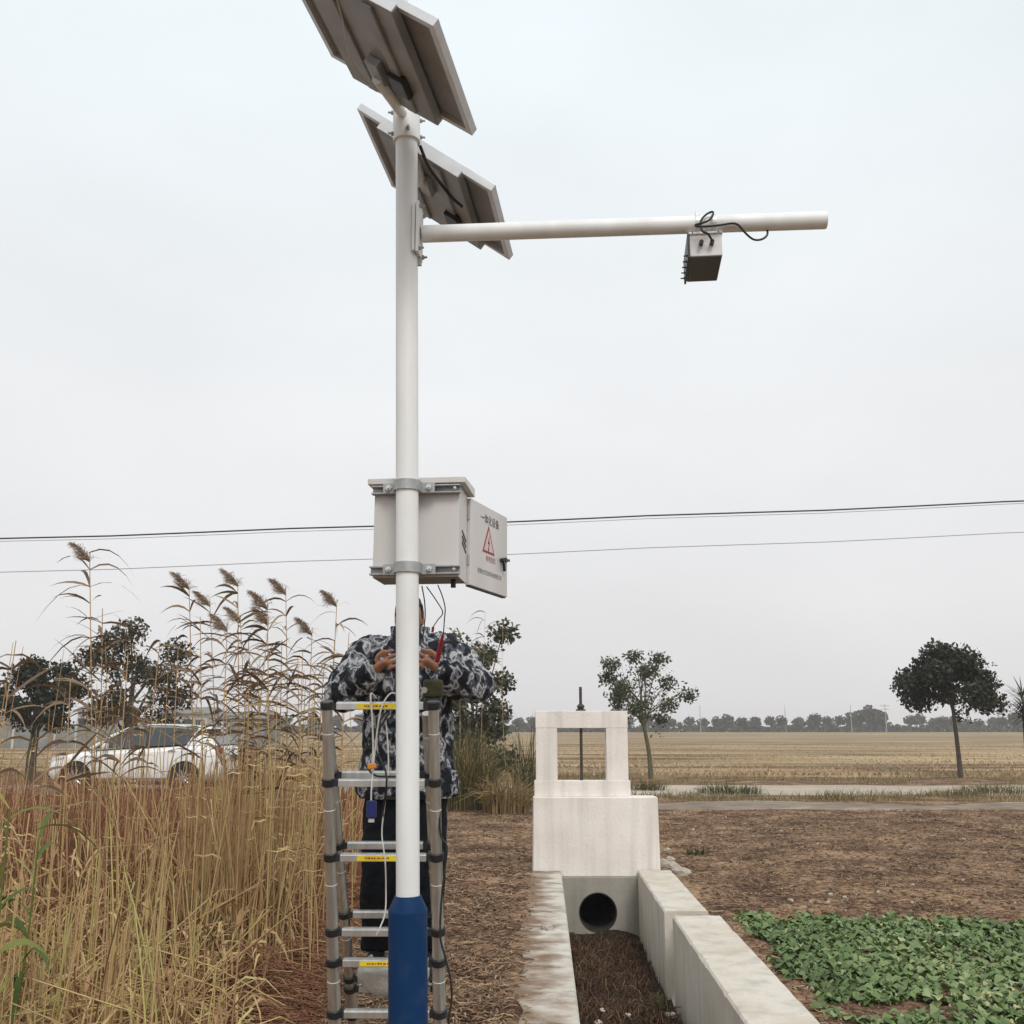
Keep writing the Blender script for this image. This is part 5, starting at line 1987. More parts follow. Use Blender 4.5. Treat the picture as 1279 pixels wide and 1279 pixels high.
    dele = [v for v in bm.verts if (v.co.y < headc[1] - 0.03 and v.co.z < headc[2] + 0.055) or (v.co.z < headc[2] - 0.01 and v.co.y < headc[1] + 0.03) or v.co.z < headc[2] - 0.065]
    bmesh.ops.delete(bm, geom=dele, context='VERTS')
    me = bpy.data.meshes.new('hair')
    bm.to_mesh(me)
    bm.free()
    me.shade_smooth()
    link('hair', me, M_HAIR, root)

    # ---- jacket: torso + two loose sleeves, one mesh
    def loft(rings, n=28):
        mb = MB()
        vs, fs = [], []
        for c_, rx_, ry_ in rings:
            for i in range(n):
                w = 2 * math.pi * i / n
                vs.append((c_[0] + rx_ * math.cos(w), c_[1] + ry_ * math.sin(w), c_[2]))
        for j in range(len(rings) - 1):
            for i in range(n):
                fs.append((j * n + i, j * n + (i + 1) % n, (j + 1) * n + (i + 1) % n, (j + 1) * n + i))
        fs += [tuple(range(n - 1, -1, -1)), tuple((len(rings) - 1) * n + i for i in range(n))]
        me = bpy.data.meshes.new('loft')
        me.from_pydata(vs, [], fs)
        return me

    def limb(pts, n=20):
        mb = MB()
        c_ = spline([p_[0] for p_ in pts], 6 * (len(pts) - 1))
        u = np.linspace(0, len(pts) - 1, len(c_))
        mb.tube(c_, np.interp(u, range(len(pts)), [p_[1] for p_ in pts]), n)
        me = bpy.data.meshes.new('limb')
        me.from_pydata(mb.v, [], mb.f)
        bm_ = bmesh.new()
        bm_.from_mesh(me)
        bmesh.ops.recalc_face_normals(bm_, faces=bm_.faces)
        bm_.to_mesh(me)
        bm_.free()
        return me
    hemz = at(0, 990, Yb)[2]
    torso = loft([(P(0, 0, hemz), .235, .155), (P(0, 0, hemz + .06), .232, .153), (P(0, 0, hemz + .2), .212, .145), (P(0, 0, hemz + .36), .202, .14), (P(0, -.005, shz - .18), .208, .142), (P(0, -.005, shz - .07), .205, .135),
                  (P(0, 0, shz + .0), .180, .118), (P(0, 0.0, shz + .045), .125, .098), (P(0, 0, shz + .075), .085, .085)])
    sleeves = []
    for A, s in ((L, 1), (Rr, -1)):
        sh_in = A['sh'] + (0.09 * s, 0, -0.01)
        cuff = A['wr'] + nrm(A['wr'] - A['el']) * 0.018
        pts = [(sh_in, 0.088), (A['sh'] + (0, 0, -.015), 0.094), (A['sh'] * .5 + A['el'] * .5, 0.086), (A['el'] + (s * 0.015, 0, 0), 0.080), (A['el'] * .6 + A['wr'] * .4 + (0, 0, -.012), 0.080), (A['el'] * .2 + A['wr'] * .8, 0.066), (cuff, 0.050)]
        sleeves.append(limb(pts))
    jk = remesh([torso] + sleeves, 'jacket', 0.0075, 3)
    wrinkle(jk, 0.020, 9.0, 2.0, 0.75)
    wrinkle(jk, 0.010, 24.0, 5.0, 0.8)
    jko = link('jacket', jk, M_CAMO, root)
    # collar and hem band
    n = 40
    for nm, z_, rx_, ry_, hh, wob in (('collar', shz + .055, 0.088, 0.088, 0.055, 0.004), ('hem_band', hemz - 0.022, 0.226, 0.147, 0.030, 0.006)):
        vs, fs = [], []
        for i in range(n):
            a = 2 * math.pi * i / n
            w = wob * math.sin(a * 5 + 1) + wob * 0.7 * math.sin(a * 11)
            for (k, zz) in ((0.0, 0), (0.006, hh), (-0.004, hh), (-0.008, 0)):
                vs.append((bx + (rx_ + k + w) * math.cos(a), Yb + (ry_ + k + w) * math.sin(a), z_ + zz))
        for i in range(n):
            b, e = i * 4, ((i + 1) % n) * 4
            fs += [(b + k, b + (k + 1) % 4, e + (k + 1) % 4, e + k) for k in range(4)]
        MB().add(vs, fs).build(nm, M_CAMO, jko, smooth=True)
    # ---- trousers
    legs = [loft([(P(0, 0, hipz - .12), .13, .10), (P(0, 0, hipz - .06), .175, .128), (P(0, 0, hipz + .05), .172, .125), (P(0, 0, hipz + .12), .16, .115)])]
    for s, ank in zip((-1, 1), feet):
        knee = np.array([bx + s * 0.10, Yb - 0.06, foot_z + 0.47])
        legs.append(limb([(P(s * 0.085, 0, hipz - .02), 0.105), (P(s * 0.095, -.02, hipz - .2), 0.100), (knee, 0.090), (knee * .5 + ank * .5, 0.085), (ank + (0, .005, .055), 0.080), (ank + (0, .005, .012), 0.078)]))
    tm = remesh(legs, 'trousers', 0.009, 3)
    wrinkle(tm, 0.012, 10.0, 8.0, 1.4)
    link('trousers', tm, M_TROUS, root)
    # ---- shoes
    for s, ank in zip((-1, 1), feet):
        bm = bmesh.new()
        bmesh.ops.create_uvsphere(bm, u_segments=24, v_segments=16, radius=1)
        for v in bm.verts:
            x, y, z = v.co
            t = (1 - y) / 2                           # 0 heel, 1 toe
            hgt = 0.115 * (1 - t) + 0.070 * t
            wid = 0.046 + 0.010 * math.sin(t * 2.6)
            v.co = Vector((ank[0] + s * 0.012 * t + x * wid, ank[1] - 0.055 + y * 0.135, foot_z + (0.012 if z < -0.2 else 0.012 + (z + 0.2) / 1.2 * hgt)))
        me = bpy.data.meshes.new('shoe')
        bm.to_mesh(me)
        bm.free()
        me.shade_smooth()
        so = link('shoe', me, M_SHOE, root)
        sole = []
        N = 28
        for i in range(N):
            a = 2 * math.pi * i / N
            t = (1 - math.sin(a)) / 2
            wid = 0.048 + 0.010 * math.sin(t * 2.6)
            sole.append((math.cos(a) * wid + s * 0.012 * t, math.sin(a) * 0.138 - 0.055))
        MB().prism(sole, (ank[0], ank[1], foot_z), (1, 0, 0), (0, 1, 0), (0, 0, 1), 0.016).build('sole', M_BLACK, so)
    return root, L, Rr


PERSON, ARM_L, ARM_R = person()

# wires hanging out of the open cabinet to the hands
cz = CABZ + 0.01
for k, (x0, y0, mid, x1, y1, m, lab) in enumerate(((533, 733, (553, 765), 541, 783, M_CABLE, 'thin black wire hanging from the cabinet, middle of three'),
                                                  (547, 731, (556, 760), 554, 790, M_CABLE, 'thin black wire from the cabinet ending in the red probe'),
                                                  (527, 732, (531, 770), 528, 800, M_CABLE, 'thin black wire from the cabinet close to the pole'))):
    a, b, c = at(x0, y0, 3.88), at(mid[0], mid[1], 4.2), at(x1, y1, 4.50)
    tag(MB().tube(spline([a, a * .5 + b * .5 + (0.004, 0, 0.0), b, b * .5 + c * .5, c], 24), 0.0024, 6).build('thin_wire', m, smooth=True), lab, 'wire')
rp = empty('test_probe', at(549, 812, 4.52), 'red test probe held up beside the right hand', 'probe')
a, b, c = at(554, 789, 4.50), at(551, 803, 4.51), at(546, 826, 4.56)
MB().tube([a, a * .6 + b * .4, b, c], [0.003, 0.006, 0.010, 0.011], 12).build('handle', M_RED, rp, smooth=True)
MB().tube([at(541, 783, 4.50), at(540, 790, 4.5)], 0.006, 10).build('wire_end', M_RED, rp, smooth=True)
mt = empty('hand_meter', at(541, 862, 4.60), 'dark olive hand-held meter with pale knob resting on the ladder top', 'meter')
c = at(541, 860, 4.45)
MB().box(c, (0.085, 0.05, 0.075)).build('case', mat('olive_plastic', (0.035, 0.034, 0.012), 0.6, (0.07, 0.062, 0.015), 25), mt, bevel=0.012)
MB().tube([c + (-0.035, -0.026, -0.008), c + (-0.035, -0.036, -0.008)], 0.013, 14).build('knob', M_BAG, mt)
MB().box(c + (0.0, 0.0, -0.058), (0.07, 0.045, 0.04)).build('base', M_BLACK, mt, bevel=0.006)


# ================================================================== THE CAR
def car():
    loc = at(180, 908, 25.6)
    cx, cy = loc[0], 25.9
    yaw = R(-3)
    root = empty('parked_car', (0, 0, 0), 'white hatchback parked on the road behind the reeds', 'car')
    L = 4.35
    # stations along the length: x, z_bottom, z_shoulder(belt), half width
    st = [(-2.17, .42, .62, .52), (-2.12, .30, .74, .66), (-1.95, .22, .84, .80), (-1.6, .20, .93, .88), (-1.1, .20, .99, .90), (-0.6, .20, 1.03, .905), (0.0, .20, 1.06, .91), (0.6, .20, 1.09, .91),
          (1.2, .20, 1.13, .905), (1.6, .21, 1.16, .89), (1.95, .26, 1.14, .83), (2.12, .34, 1.08, .76), (2.18, .44, .98, .70)]
    K = 10
    vs, fs = [], []
    for x, zb, zt, hw in st:
        prof = [(-hw * .86, zb), (-hw * .99, zb + .12), (-hw, (zb + zt) / 2), (-hw * .985, zt - .10), (-hw * .90, zt), (hw * .90, zt), (hw * .985, zt - .10), (hw, (zb + zt) / 2), (hw * .99, zb + .12), (hw * .86, zb)]
        vs += [(x, y, z) for y, z in prof]
    for i in range(len(st) - 1):
        for k in range(K):
            fs.append((i * K + k, i * K + (k + 1) % K, (i + 1) * K + (k + 1) % K, (i + 1) * K + k))
    fs += [tuple(range(K)), tuple((len(st) - 1) * K + k for k in range(K))]
    M = Matrix.Translation((cx, cy, 0.02)) @ Matrix.Rotation(yaw, 4, 'Z')

    def put(mb, name, m, parent=root, smooth=False, bevel=0.0, sub=0):
        mb.v = [tuple(M @ Vector(p)) for p in mb.v]
        o = mb.build(name, m, parent, smooth=smooth, bevel=bevel)
        if sub:
            s = o.modifiers.new('sub', 'SUBSURF')
            s.levels = s.render_levels = sub
        return o
    root.location = (cx, cy, 0.02)
    body = put(MB().add(vs, fs), 'body', M_CARW, smooth=True, sub=1)
    # greenhouse: glass volume, then roof skin and pillars over it
    gh = [(-1.02, 1.01, 1.02, .80, .80), (-0.55, 1.04, 1.34, .80, .70), (-0.15, 1.05, 1.52, .80, .64), (0.3, 1.07, 1.575, .80, .635), (0.9, 1.10, 1.57, .80, .625), (1.45, 1.13, 1.51, .785, .61), (1.80, 1.14, 1.36, .76, .62), (2.06, 1.10, 1.12, .70, .66)]
    vs, fs = [], []
    for x, zb, zt, wb, wt in gh:
        vs += [(x, -wb, zb), (x, -wt, zt), (x, wt, zt), (x, wb, zb)]
    for i in range(len(gh) - 1):
        for k in range(4):
            fs.append((i * 4 + k, i * 4 + (k + 1) % 4, (i + 1) * 4 + (k + 1) % 4, (i + 1) * 4 + k))
    fs += [(0, 1, 2, 3), tuple((len(gh) - 1) * 4 + k for k in range(4))]
    put(MB().add(vs, fs), 'window_glass', M_GLASS)
    rf = [(x, zt, wt) for x, zb, zt, wb, wt in gh if -0.2 < x < 1.5]
    rf = [(-0.22, 1.50, .655)] + rf[1:] + [(1.62, 1.475, .61)]
    vs, fs = [], []
    for x, zt, wt in rf:
        vs += [(x, -wt - .02, zt - .045), (x, -wt + .03, zt + .018), (x, 0, zt + .035), (x, wt - .03, zt + .018), (x, wt + .02, zt - .045)]
    for i in range(len(rf) - 1):
        for k in range(4):
            fs.append((i * 5 + k, i * 5 + k + 1, (i + 1) * 5 + k + 1, (i + 1) * 5 + k))
    o = put(MB().add(vs, fs), 'roof', M_CARW, smooth=True)
    so = o.modifiers.new('solid', 'SOLIDIFY')
    so.thickness = 0.03
    put(MB().box((1.70, 0, 1.49), (0.28, 1.15, 0.035)), 'rear_spoiler', M_CARW, bevel=0.012)
    for s in (-1, 1):
        # windscreen pillar, middle pillar, rear pillar
        p = MB()
        p.tube([(-1.06, s * .815, 1.0), (-0.6, s * .735, 1.30), (-0.18, s * .67, 1.505)], [0.04, 0.036, 0.03], 8)
        put(p, 'pillar', M_CARW, smooth=True)
        p = MB()
        p.prism([(0.30, 1.06), (0.38, 1.06), (0.36, 1.56), (0.28, 1.56)], (0, s * .80, 0), (1, 0, 0), (0, -s * .33, 1), (0, s, 0), 0.0)
        p = MB().tube([(0.34, s * .812, 1.05), (0.31, s * .655, 1.55)], 0.032, 6)
        put(p, 'pillar', M_BLACK, smooth=True)
        p = MB()
        p.add([(1.28, s * .812, 1.09), (1.62, s * .80, 1.11), (2.02, s * .735, 1.10), (1.72, s * .655, 1.40), (1.55, s * .640, 1.50), (1.46, s * .655, 1.44)], [(0, 1, 2, 3, 4, 5)])
        o = put(p, 'pillar', M_CARW)
        sd = o.modifiers.new('solid', 'SOLIDIFY')
        sd.thickness = 0.03
        # wheels and arches
        for wx in (-1.33, 1.30):
            c = (wx, s * 0.80, 0.335)
            ar = MB().tube([(wx, s * 0.70, 0.36), (wx, s * 0.925, 0.36)], 0.385, 32)
            put(ar, 'wheel_arch', M_BLACK, smooth=True)
            vs, fs = [], []
            N = 36
            for (r, yy) in ((.20, .90), (.225, .935), (.30, .945), (.33, .925), (.335, .86), (.335, .76), (.30, .72)):
                for k in range(N):
                    a = 2 * math.pi * k / N
                    vs.append((wx + r * math.cos(a), s * yy, .335 + r * math.sin(a)))
            for j in range(6):
                for k in range(N):
                    fs.append((j * N + k, j * N + (k + 1) % N, (j + 1) * N + (k + 1) % N, (j + 1) * N + k))
            w = put(MB().add(vs, fs), 'wheel', M_TYRE, smooth=True)
            rm = MB()
            for k in range(10):
                a = 2 * math.pi * k / 10
                rm.tube([(wx + .03 * math.cos(a), s * .930, .335 + .03 * math.sin(a)), (wx + .21 * math.cos(a), s * .922, .335 + .21 * math.sin(a))], [.022, .016], 5)
            rm.tube([(wx, s * .90, .335), (wx, s * .94, .335)], .05, 14)
            put(rm, 'rim', M_RIM, parent=w, smooth=True)
        # headlights, tail lamps, mirrors, handles, door gaps, sill
        put(MB().add([(-2.10, s * .66, .70), (-1.72, s * .868, .80), (-1.62, s * .868, .88), (-2.0, s * .70, .81), (-2.14, s * .60, .70), (-1.75, s * .845, .80), (-1.66, s * .84, .89), (-2.03, s * .66, .82)],
                     [(0, 1, 2, 3), (7, 6, 5, 4), (0, 4, 5, 1), (3, 2, 6, 7), (0, 3, 7, 4), (1, 5, 6, 2)]), 'headlight', M_LAMP)
        put(MB().box((-2.11, s * .50, .42), (0.06, 0.26, 0.14)), 'fog_lamp_recess', M_BLACK, bevel=0.02)
        put(MB().box((2.06, s * .68, 0.98), (0.16, 0.16, 0.17)), 'tail_lamp', M_REDLAMP, bevel=0.03)
        put(MB().box((-0.62, s * .99, 1.09), (0.12, 0.20, 0.13)), 'mirror', M_CARW, bevel=0.03)
        for hx in (0.02, 0.98):
            put(MB().box((hx, s * .915, 0.98), (0.17, 0.025, 0.03)), 'door_handle', M_RIM, bevel=0.008)
        for gx_ in (-0.85, 0.32, 1.22):
            put(MB().box((gx_, s * .905, 0.66), (0.012, 0.02, 0.70)), 'door_gap', M_BLACK)
        put(MB().box((0.0, s * .89, 0.235), (2.0, 0.05, 0.07)), 'sill', M_BLACK, bevel=0.01)
    put(MB().box((-2.165, 0, 0.52), (0.05, 0.80, 0.16)), 'grille', M_BLACK, bevel=0.02)
    put(MB().box((2.19, 0, 0.80), (0.02, 0.46, 0.13)), 'number_plate', M_NAVY)
    put(MB().box((2.17, 0, 0.40), (0.08, 1.2, 0.16)), 'rear_bumper', M_BLACK, bevel=0.03)


car()
# ================================================================== REEDS AND GRASSES
def bed_edge(y):
    """right-hand edge of the reed bed at distance y"""
    return np.interp(y, [4.0, 5.9, 7.0, 8.2, 10.0, 12.0, 15.0, 20.0], [-1.05, -1.32, -1.50, -1.58, -1.25, -1.35, -1.9, -2.8])


def reed_stems():
    parts = []
    # upright dry stems, zone by zone: (count, y range, how far left of the bed edge, height range)
    X, Yy, Hh, Tt = [], [], [], []
    for n_, (ya, yb), (da, db), (ha, hb), tm_ in ((1500, (4.7, 6.7), (0.0, 4.2), (0.16, 0.66), 0.58), (190, (4.3, 5.8), (0.25, 2.6), (0.45, 1.15), 0.85), (150, (5.0, 6.8), (0.2, 3.5), (0.6, 1.15), 0.6),
                                                 (620, (6.7, 9.8), (0.0, 0.85), (0.75, 1.45), 0.5), (130, (6.7, 9.5), (0.85, 5.2), (0.6, 1.5), 0.62), (200, (10, 14), (0.2, 7.5), (0.8, 1.55), 0.55)):
        yy = rng.uniform(ya, yb, n_)
        xx = bed_edge(yy) - rng.uniform(da, db, n_) - 0.02
        keep = np.array([mnoise.noise((p * 1.3, q * 1.3, 0)) for p, q in zip(xx, yy)]) > -0.25
        X.append(xx[keep]); Yy.append(yy[keep]); Hh.append(rng.uniform(ha, hb, keep.sum())); Tt.append(np.clip(rng.normal(tm_, 0.2, keep.sum()), 0, 1))
    x, y, h, tint_ = (np.concatenate(q) for q in (X, Yy, Hh, Tt))
    N = len(x)
    k = 4
    P = np.zeros((N, k, 3))
    a = rng.uniform(0, 6.28, N)
    lean = np.abs(rng.normal(0, 0.14, N)) + (rng.random(N) < 0.14) * rng.uniform(0.2, 0.75, N)
    for j, t in enumerate(np.linspace(0, 1, k)):
        P[:, j, 0] = x + np.cos(a) * lean * h * t ** 1.4
        P[:, j, 1] = y + np.sin(a) * lean * h * t ** 1.4
        P[:, j, 2] = h * t * np.sqrt(np.maximum(1 - (lean * t) ** 2, .2)) - 0.02
    r = (np.linspace(1, 0.6, k)[None] * rng.uniform(0.0028, 0.0066, N)[:, None])
    parts.append(bulk_tubes(P, r, 4, tint_))
    # fallen and slanting stems
    N = 800
    y = 4.8 + 5 * rng.random(N) ** 1.5
    x = bed_edge(y) - (1.0 + .45 * y) * rng.random(N)
    a = rng.uniform(0, 6.28, N)
    L = rng.uniform(0.3, 0.95, N)
    el = np.abs(rng.normal(0.25, 0.35, N))
    P = np.zeros((N, 3, 3))
    z0 = rng.uniform(0.02, 0.28, N)
    for j, t in enumerate((-.5, 0, .5)):
        P[:, j, 0] = x + np.cos(a) * np.cos(el) * L * t
        P[:, j, 1] = y + np.sin(a) * np.cos(el) * L * t
        P[:, j, 2] = np.maximum(z0 + np.sin(el) * L * (t + .5) - .04 * (t != 0), 0.01)
    parts.append(bulk_tubes(P, np.full((N, 3), .0034), 4, np.clip(rng.normal(0.5, 0.25, N), 0, 1)))
    V, F, t = join(parts)
    tag(link('reed_stems', np_mesh('reed_stems', V, F, t, smooth=True), M_STRAW, recentre=False),
        'dense bed of dry straw-coloured reed stems filling the lower left', 'reeds', kind='stuff')
    # dry blades between them
    N = 5000
    y = 4.7 + 3.6 * rng.random(N) ** 1.7
    x = bed_edge(y) - (1.0 + .5 * y) * rng.random(N) ** 1.0
    h0 = rng.uniform(0.0, 0.75, N) * np.clip((y - 4.0) / 4, 0.25, 1.0)
    L = rng.uniform(0.15, 0.45, N)
    a = rng.uniform(0, 6.28, N)
    up = rng.uniform(-0.2, 1.3, N)
    k = 4
    P = np.zeros((N, k, 3))
    for j, t in enumerate(np.linspace(0, 1, k)):
        P[:, j, 0] = x + np.cos(a) * L * t * 0.75
        P[:, j, 1] = y + np.sin(a) * L * t * 0.75
        P[:, j, 2] = np.maximum(h0 + L * (up * t - 0.9 * t * t), 0.01)
    W = np.array([0.6, 1, .7, .08])[None] * rng.uniform(0.004, 0.012, N)[:, None]
    sd = nrm(np.stack([-np.sin(a), np.cos(a), rng.normal(0, .6, N)], -1))
    V, F, t = bulk_ribbons(P, W, sd, np.clip(rng.normal(0.5, 0.26, N), 0, 1))
    tag(link('reed_blades', np_mesh('reed_blades', V, F, t), M_STRAW, recentre=False),
        'dry blades tangled low among the reed stems', 'reeds', kind='stuff')


reed_stems()


def rusty_grass():
    # reddish-brown grass filling the bed behind the front stems
    N = 34000
    y = 5.9 + 12 * rng.random(N) ** 1.15
    x = bed_edge(y) - 0.05 - (0.8 + .60 * y) * rng.random(N)
    ok = (y > 6.9) | (x < bed_edge(y) - 0.4)
    x, y = x[ok], y[ok]
    N = len(x)
    g = np.clip((y - 5.9) / 4.2, 0, 1)
    h = (0.20 + 0.62 * g) * rng.uniform(0.55, 1.25, N)
    h *= 1 + 0.30 * np.array([mnoise.noise((p * .9, q * .9, 3)) for p, q in zip(x, y)])
    a = rng.uniform(0, 6.28, N)
    ln = rng.uniform(0.05, 0.55, N)
    k = 4
    P = np.zeros((N, k, 3))
    for j, t in enumerate(np.linspace(0, 1, k)):
        P[:, j, 0] = x + np.cos(a) * ln * h * t ** 2
        P[:, j, 1] = y + np.sin(a) * ln * h * t ** 2
        P[:, j, 2] = h * (t - 0.30 * ln * t ** 3)
    W = np.array([0.8, 1, .7, .1])[None] * rng.uniform(0.0025, 0.0065, N)[:, None]
    sd = nrm(np.stack([-np.sin(a) + .3, np.cos(a), rng.normal(0, .3, N)], -1))
    V, F, t = bulk_ribbons(P, W, sd, np.clip(rng.normal(0.45, 0.25, N), 0, 1))
    tag(link('rusty_grass', np_mesh('rusty_grass', V, F, t), M_RUST, recentre=False),
        'reddish-brown dry grass massed among and behind the reeds', 'grass', kind='stuff')
    # matted fallen grass at the foot of the reeds by the ladder
    N = 9500
    y = rng.uniform(5.5, 9.8, N)
    x = bed_edge(y) + rng.normal(-0.03, 0.20, N)
    zt = 0.42 * np.exp(-((x - bed_edge(y) + 0.10) / 0.24) ** 2) * (0.5 + 0.7 * np.array([mnoise.noise((p * 2.5, q * 2.5, 3)) for p, q in zip(x, y)]))
    z = np.maximum(zt, 0.0) * rng.random(N) + 0.012
    a = rng.uniform(0, 6.28, N)
    L = rng.uniform(0.06, 0.20, N)
    cur = rng.normal(0, 0.8, N)
    P = np.zeros((N, 5, 3))
    for j, t in enumerate(np.linspace(-.5, .5, 5)):
        P[:, j, 0] = x + (np.cos(a) * t - np.sin(a) * cur * t * t) * L
        P[:, j, 1] = y + (np.sin(a) * t + np.cos(a) * cur * t * t) * L
        P[:, j, 2] = z + 0.05 * (0.25 - t * t) * (1 + cur)
    V, F, t = bulk_tubes(P, np.full((N, 5), .0025) * rng.uniform(.6, 1.4, N)[:, None], 3, np.clip(rng.normal(0.72, 0.25, N), 0, 1))
    tag(link('matted_grass', np_mesh('matted_grass', V, F, t), M_RUST, recentre=False),
        'matted reddish fallen grass heaped beside the ladder foot', 'grass', kind='stuff')


rusty_grass()


def bank_mat():
    """short dead grass lying on the bank between ladder and channel, and in patches over the soil"""
    N = 34000
    y = np.concatenate([rng.uniform(5.4, 12.5, N // 2), 5.4 + 14 * rng.random(N - N // 2) ** 1.4])
    x = np.concatenate([rng.uniform(-1.7, 0.0, N // 2), rng.uniform(1.6, 9.0, N - N // 2)])
    s_ = x - CH_SLOPE * (y - 5.9)
    dn = np.array([mnoise.noise((p * 1.3, q * 1.3, 8)) for p, q in zip(x, y)])
    ok = (((s_ < S_LO - 0.02) & (dn > -0.25)) | ((s_ > S_RO + 0.1) & (dn > -0.12) & ~((y < 9.1) & (s_ > 1.75)))) | ((y > 12.2) & (dn > 0.05))
    x, y, s_ = x[ok], y[ok], s_[ok]
    N = len(x)
    z = np.array([soil_height(p, q, r_) for p, q, r_ in zip(x, y, s_)])
    a = rng.uniform(0, 6.28, N)
    L = rng.uniform(0.04, 0.14, N)
    cur = rng.normal(0, 0.9, N)
    P = np.zeros((N, 4, 3))
    for j, t in enumerate(np.linspace(-.5, .5, 4)):
        P[:, j, 0] = x + (np.cos(a) * t - np.sin(a) * cur * t * t) * L
        P[:, j, 1] = y + (np.sin(a) * t + np.cos(a) * cur * t * t) * L
        P[:, j, 2] = z + 0.008 + 0.02 * rng.random(N) + 0.10 * L * (0.25 - t * t) * 4 * rng.random(N)
    W = np.array([.5, 1, 1, .3])[None] * rng.uniform(0.0015, 0.0055, N)[:, None]
    sd = nrm(np.stack([-np.sin(a), np.cos(a), rng.normal(0, .5, N)], -1))
    V, F, t = bulk_ribbons(P, W, sd, np.clip(rng.normal(0.42, 0.26, N), 0, 1))
    tag(link('dead_grass', np_mesh('dead_grass', V, F, t), M_LITTERSTRAW, recentre=False),
        'short dead grass lying over the bank and in patches on the soil', 'grass', kind='stuff')


bank_mat()


# ------------------------------------------------------------------ tall reeds, each one its own thing
def tall_reed(px_tip, Y, px_base, label, seed, plume=True, leaves=11, lean_l=1.0, green=0.0, lmax=0.34, nm='plumed_reed'):
    rs = np.random.default_rng(seed)
    tip = at(*px_tip, Y)
    base = at(px_base, 908, Y)
    base[2] = 0
    root = empty(nm, base, label, 'reed', 'tall reeds standing above the bed')
    mid = base * .45 + tip * .55 + np.array([0.05 * (tip[0] - base[0]) + rs.normal(0, .02), rs.normal(0, .03), 0])
    pts = spline([base, mid, tip], 22)
    MB().tube(pts, np.linspace(0.0062, 0.0028, len(pts)), 6).build('stem', M_STRAW, root, smooth=True, tint=True)
    H = tip[2]
    # leaves stream to the left, as if blown
    n = int(leaves * 2.3)
    u = np.linspace(0.50, 0.94, n) + rs.uniform(-.02, .02, n)
    P = np.zeros((n, 6, 3))
    a = np.where(rs.random(n) < 0.72, math.pi, 0.0) + rs.normal(0, 0.65, n)
    L = rs.uniform(0.55, 1.0, n) * lmax
    up = rs.uniform(0.15, 1.0, n)
    dr = rs.uniform(0.15, 1.25, n)
    for i in range(n):
        p0 = pts[min(len(pts) - 1, int(u[i] * len(pts)))]
        for j, t in enumerate(np.linspace(0, 1, 6)):
            P[i, j] = p0 + np.array([math.cos(a[i]) * L[i] * t * .9, math.sin(a[i]) * L[i] * t * .9, L[i] * (up[i] * t - dr[i] * t * t)])
    W = np.array([.45, .9, 1, .8, .5, .05])[None] * rs.uniform(0.007, 0.014, n)[:, None]
    sd = nrm(np.stack([-np.sin(a), np.cos(a), rs.normal(0, .9, n)], -1))
    for i in range(n):
        V, F, t = bulk_ribbons(P[i:i + 1], W[i:i + 1], sd[i:i + 1], np.clip(rs.normal(0.45 + green, 0.25, 1), 0, 1))
        link('leaf', np_mesh('leaf', V, F, t), M_REEDLEAF, root)
    if plume:
        n = 560
        d0 = nrm(pts[-1] - pts[-3])
        s = rs.random(n)
        ax_l = 0.16
        b = tip + d0[None] * (s[:, None] - 0.45) * ax_l + np.array([-0.10, 0, -0.035])[None] * (s[:, None] ** 1.6)
        a = math.pi + rs.normal(0, 0.8, n)
        L = rs.uniform(0.06, 0.15, n) * (1.1 - 0.55 * s)
        P = np.zeros((n, 4, 3))
        for j, t in enumerate((0, .35, .7, 1)):
            P[:, j] = b + np.stack([np.cos(a) * L * t * .85, np.sin(a) * L * t * .50, L * (0.75 * t - (0.35 + .5 * rs.random(n)) * t * t)], -1)
        W = np.array([.6, 1, .9, .2])[None] * rs.uniform(0.0011, 0.0026, n)[:, None]
        sd = nrm(rs.normal(0, 1, (n, 3)))
        V, F, t = bulk_ribbons(P, W, sd, np.clip(rs.normal(0.5, 0.25, n), 0, 1))
        link('plume', np_mesh('plume', V, F, t), M_PLUME, root)


ordn = ['first', 'second', 'third', 'fourth', 'fifth', 'sixth', 'seventh', 'eighth', 'ninth', 'tenth', 'eleventh', 'twelfth']
tall_reed((112, 690), 7.2, 140, 'lone tallest plumed reed at the far left, over the bushy tree', 1, leaves=15, lmax=0.42)
cl = [((236, 726), 7.9, 268, 9), ((262, 748), 8.6, 290, 10), ((284, 778), 7.6, 306, 12), ((297, 722), 8.0, 312, 13), ((334, 750), 7.4, 352, 14), ((357, 733), 8.2, 362, 13), ((336, 770), 7.8, 338, 12), ((300, 768), 8.8, 322, 12),
      ((390, 783), 8.0, 398, 11), ((421, 748), 8.3, 412, 13)]
cl.sort(key=lambda q: q[0][0])
for i, (tp, Y, b, n) in enumerate(cl):
    tall_reed(tp, Y, b, '%s plumed reed from the left in the cluster between car and ladder' % ordn[i], 20 + i, leaves=n)
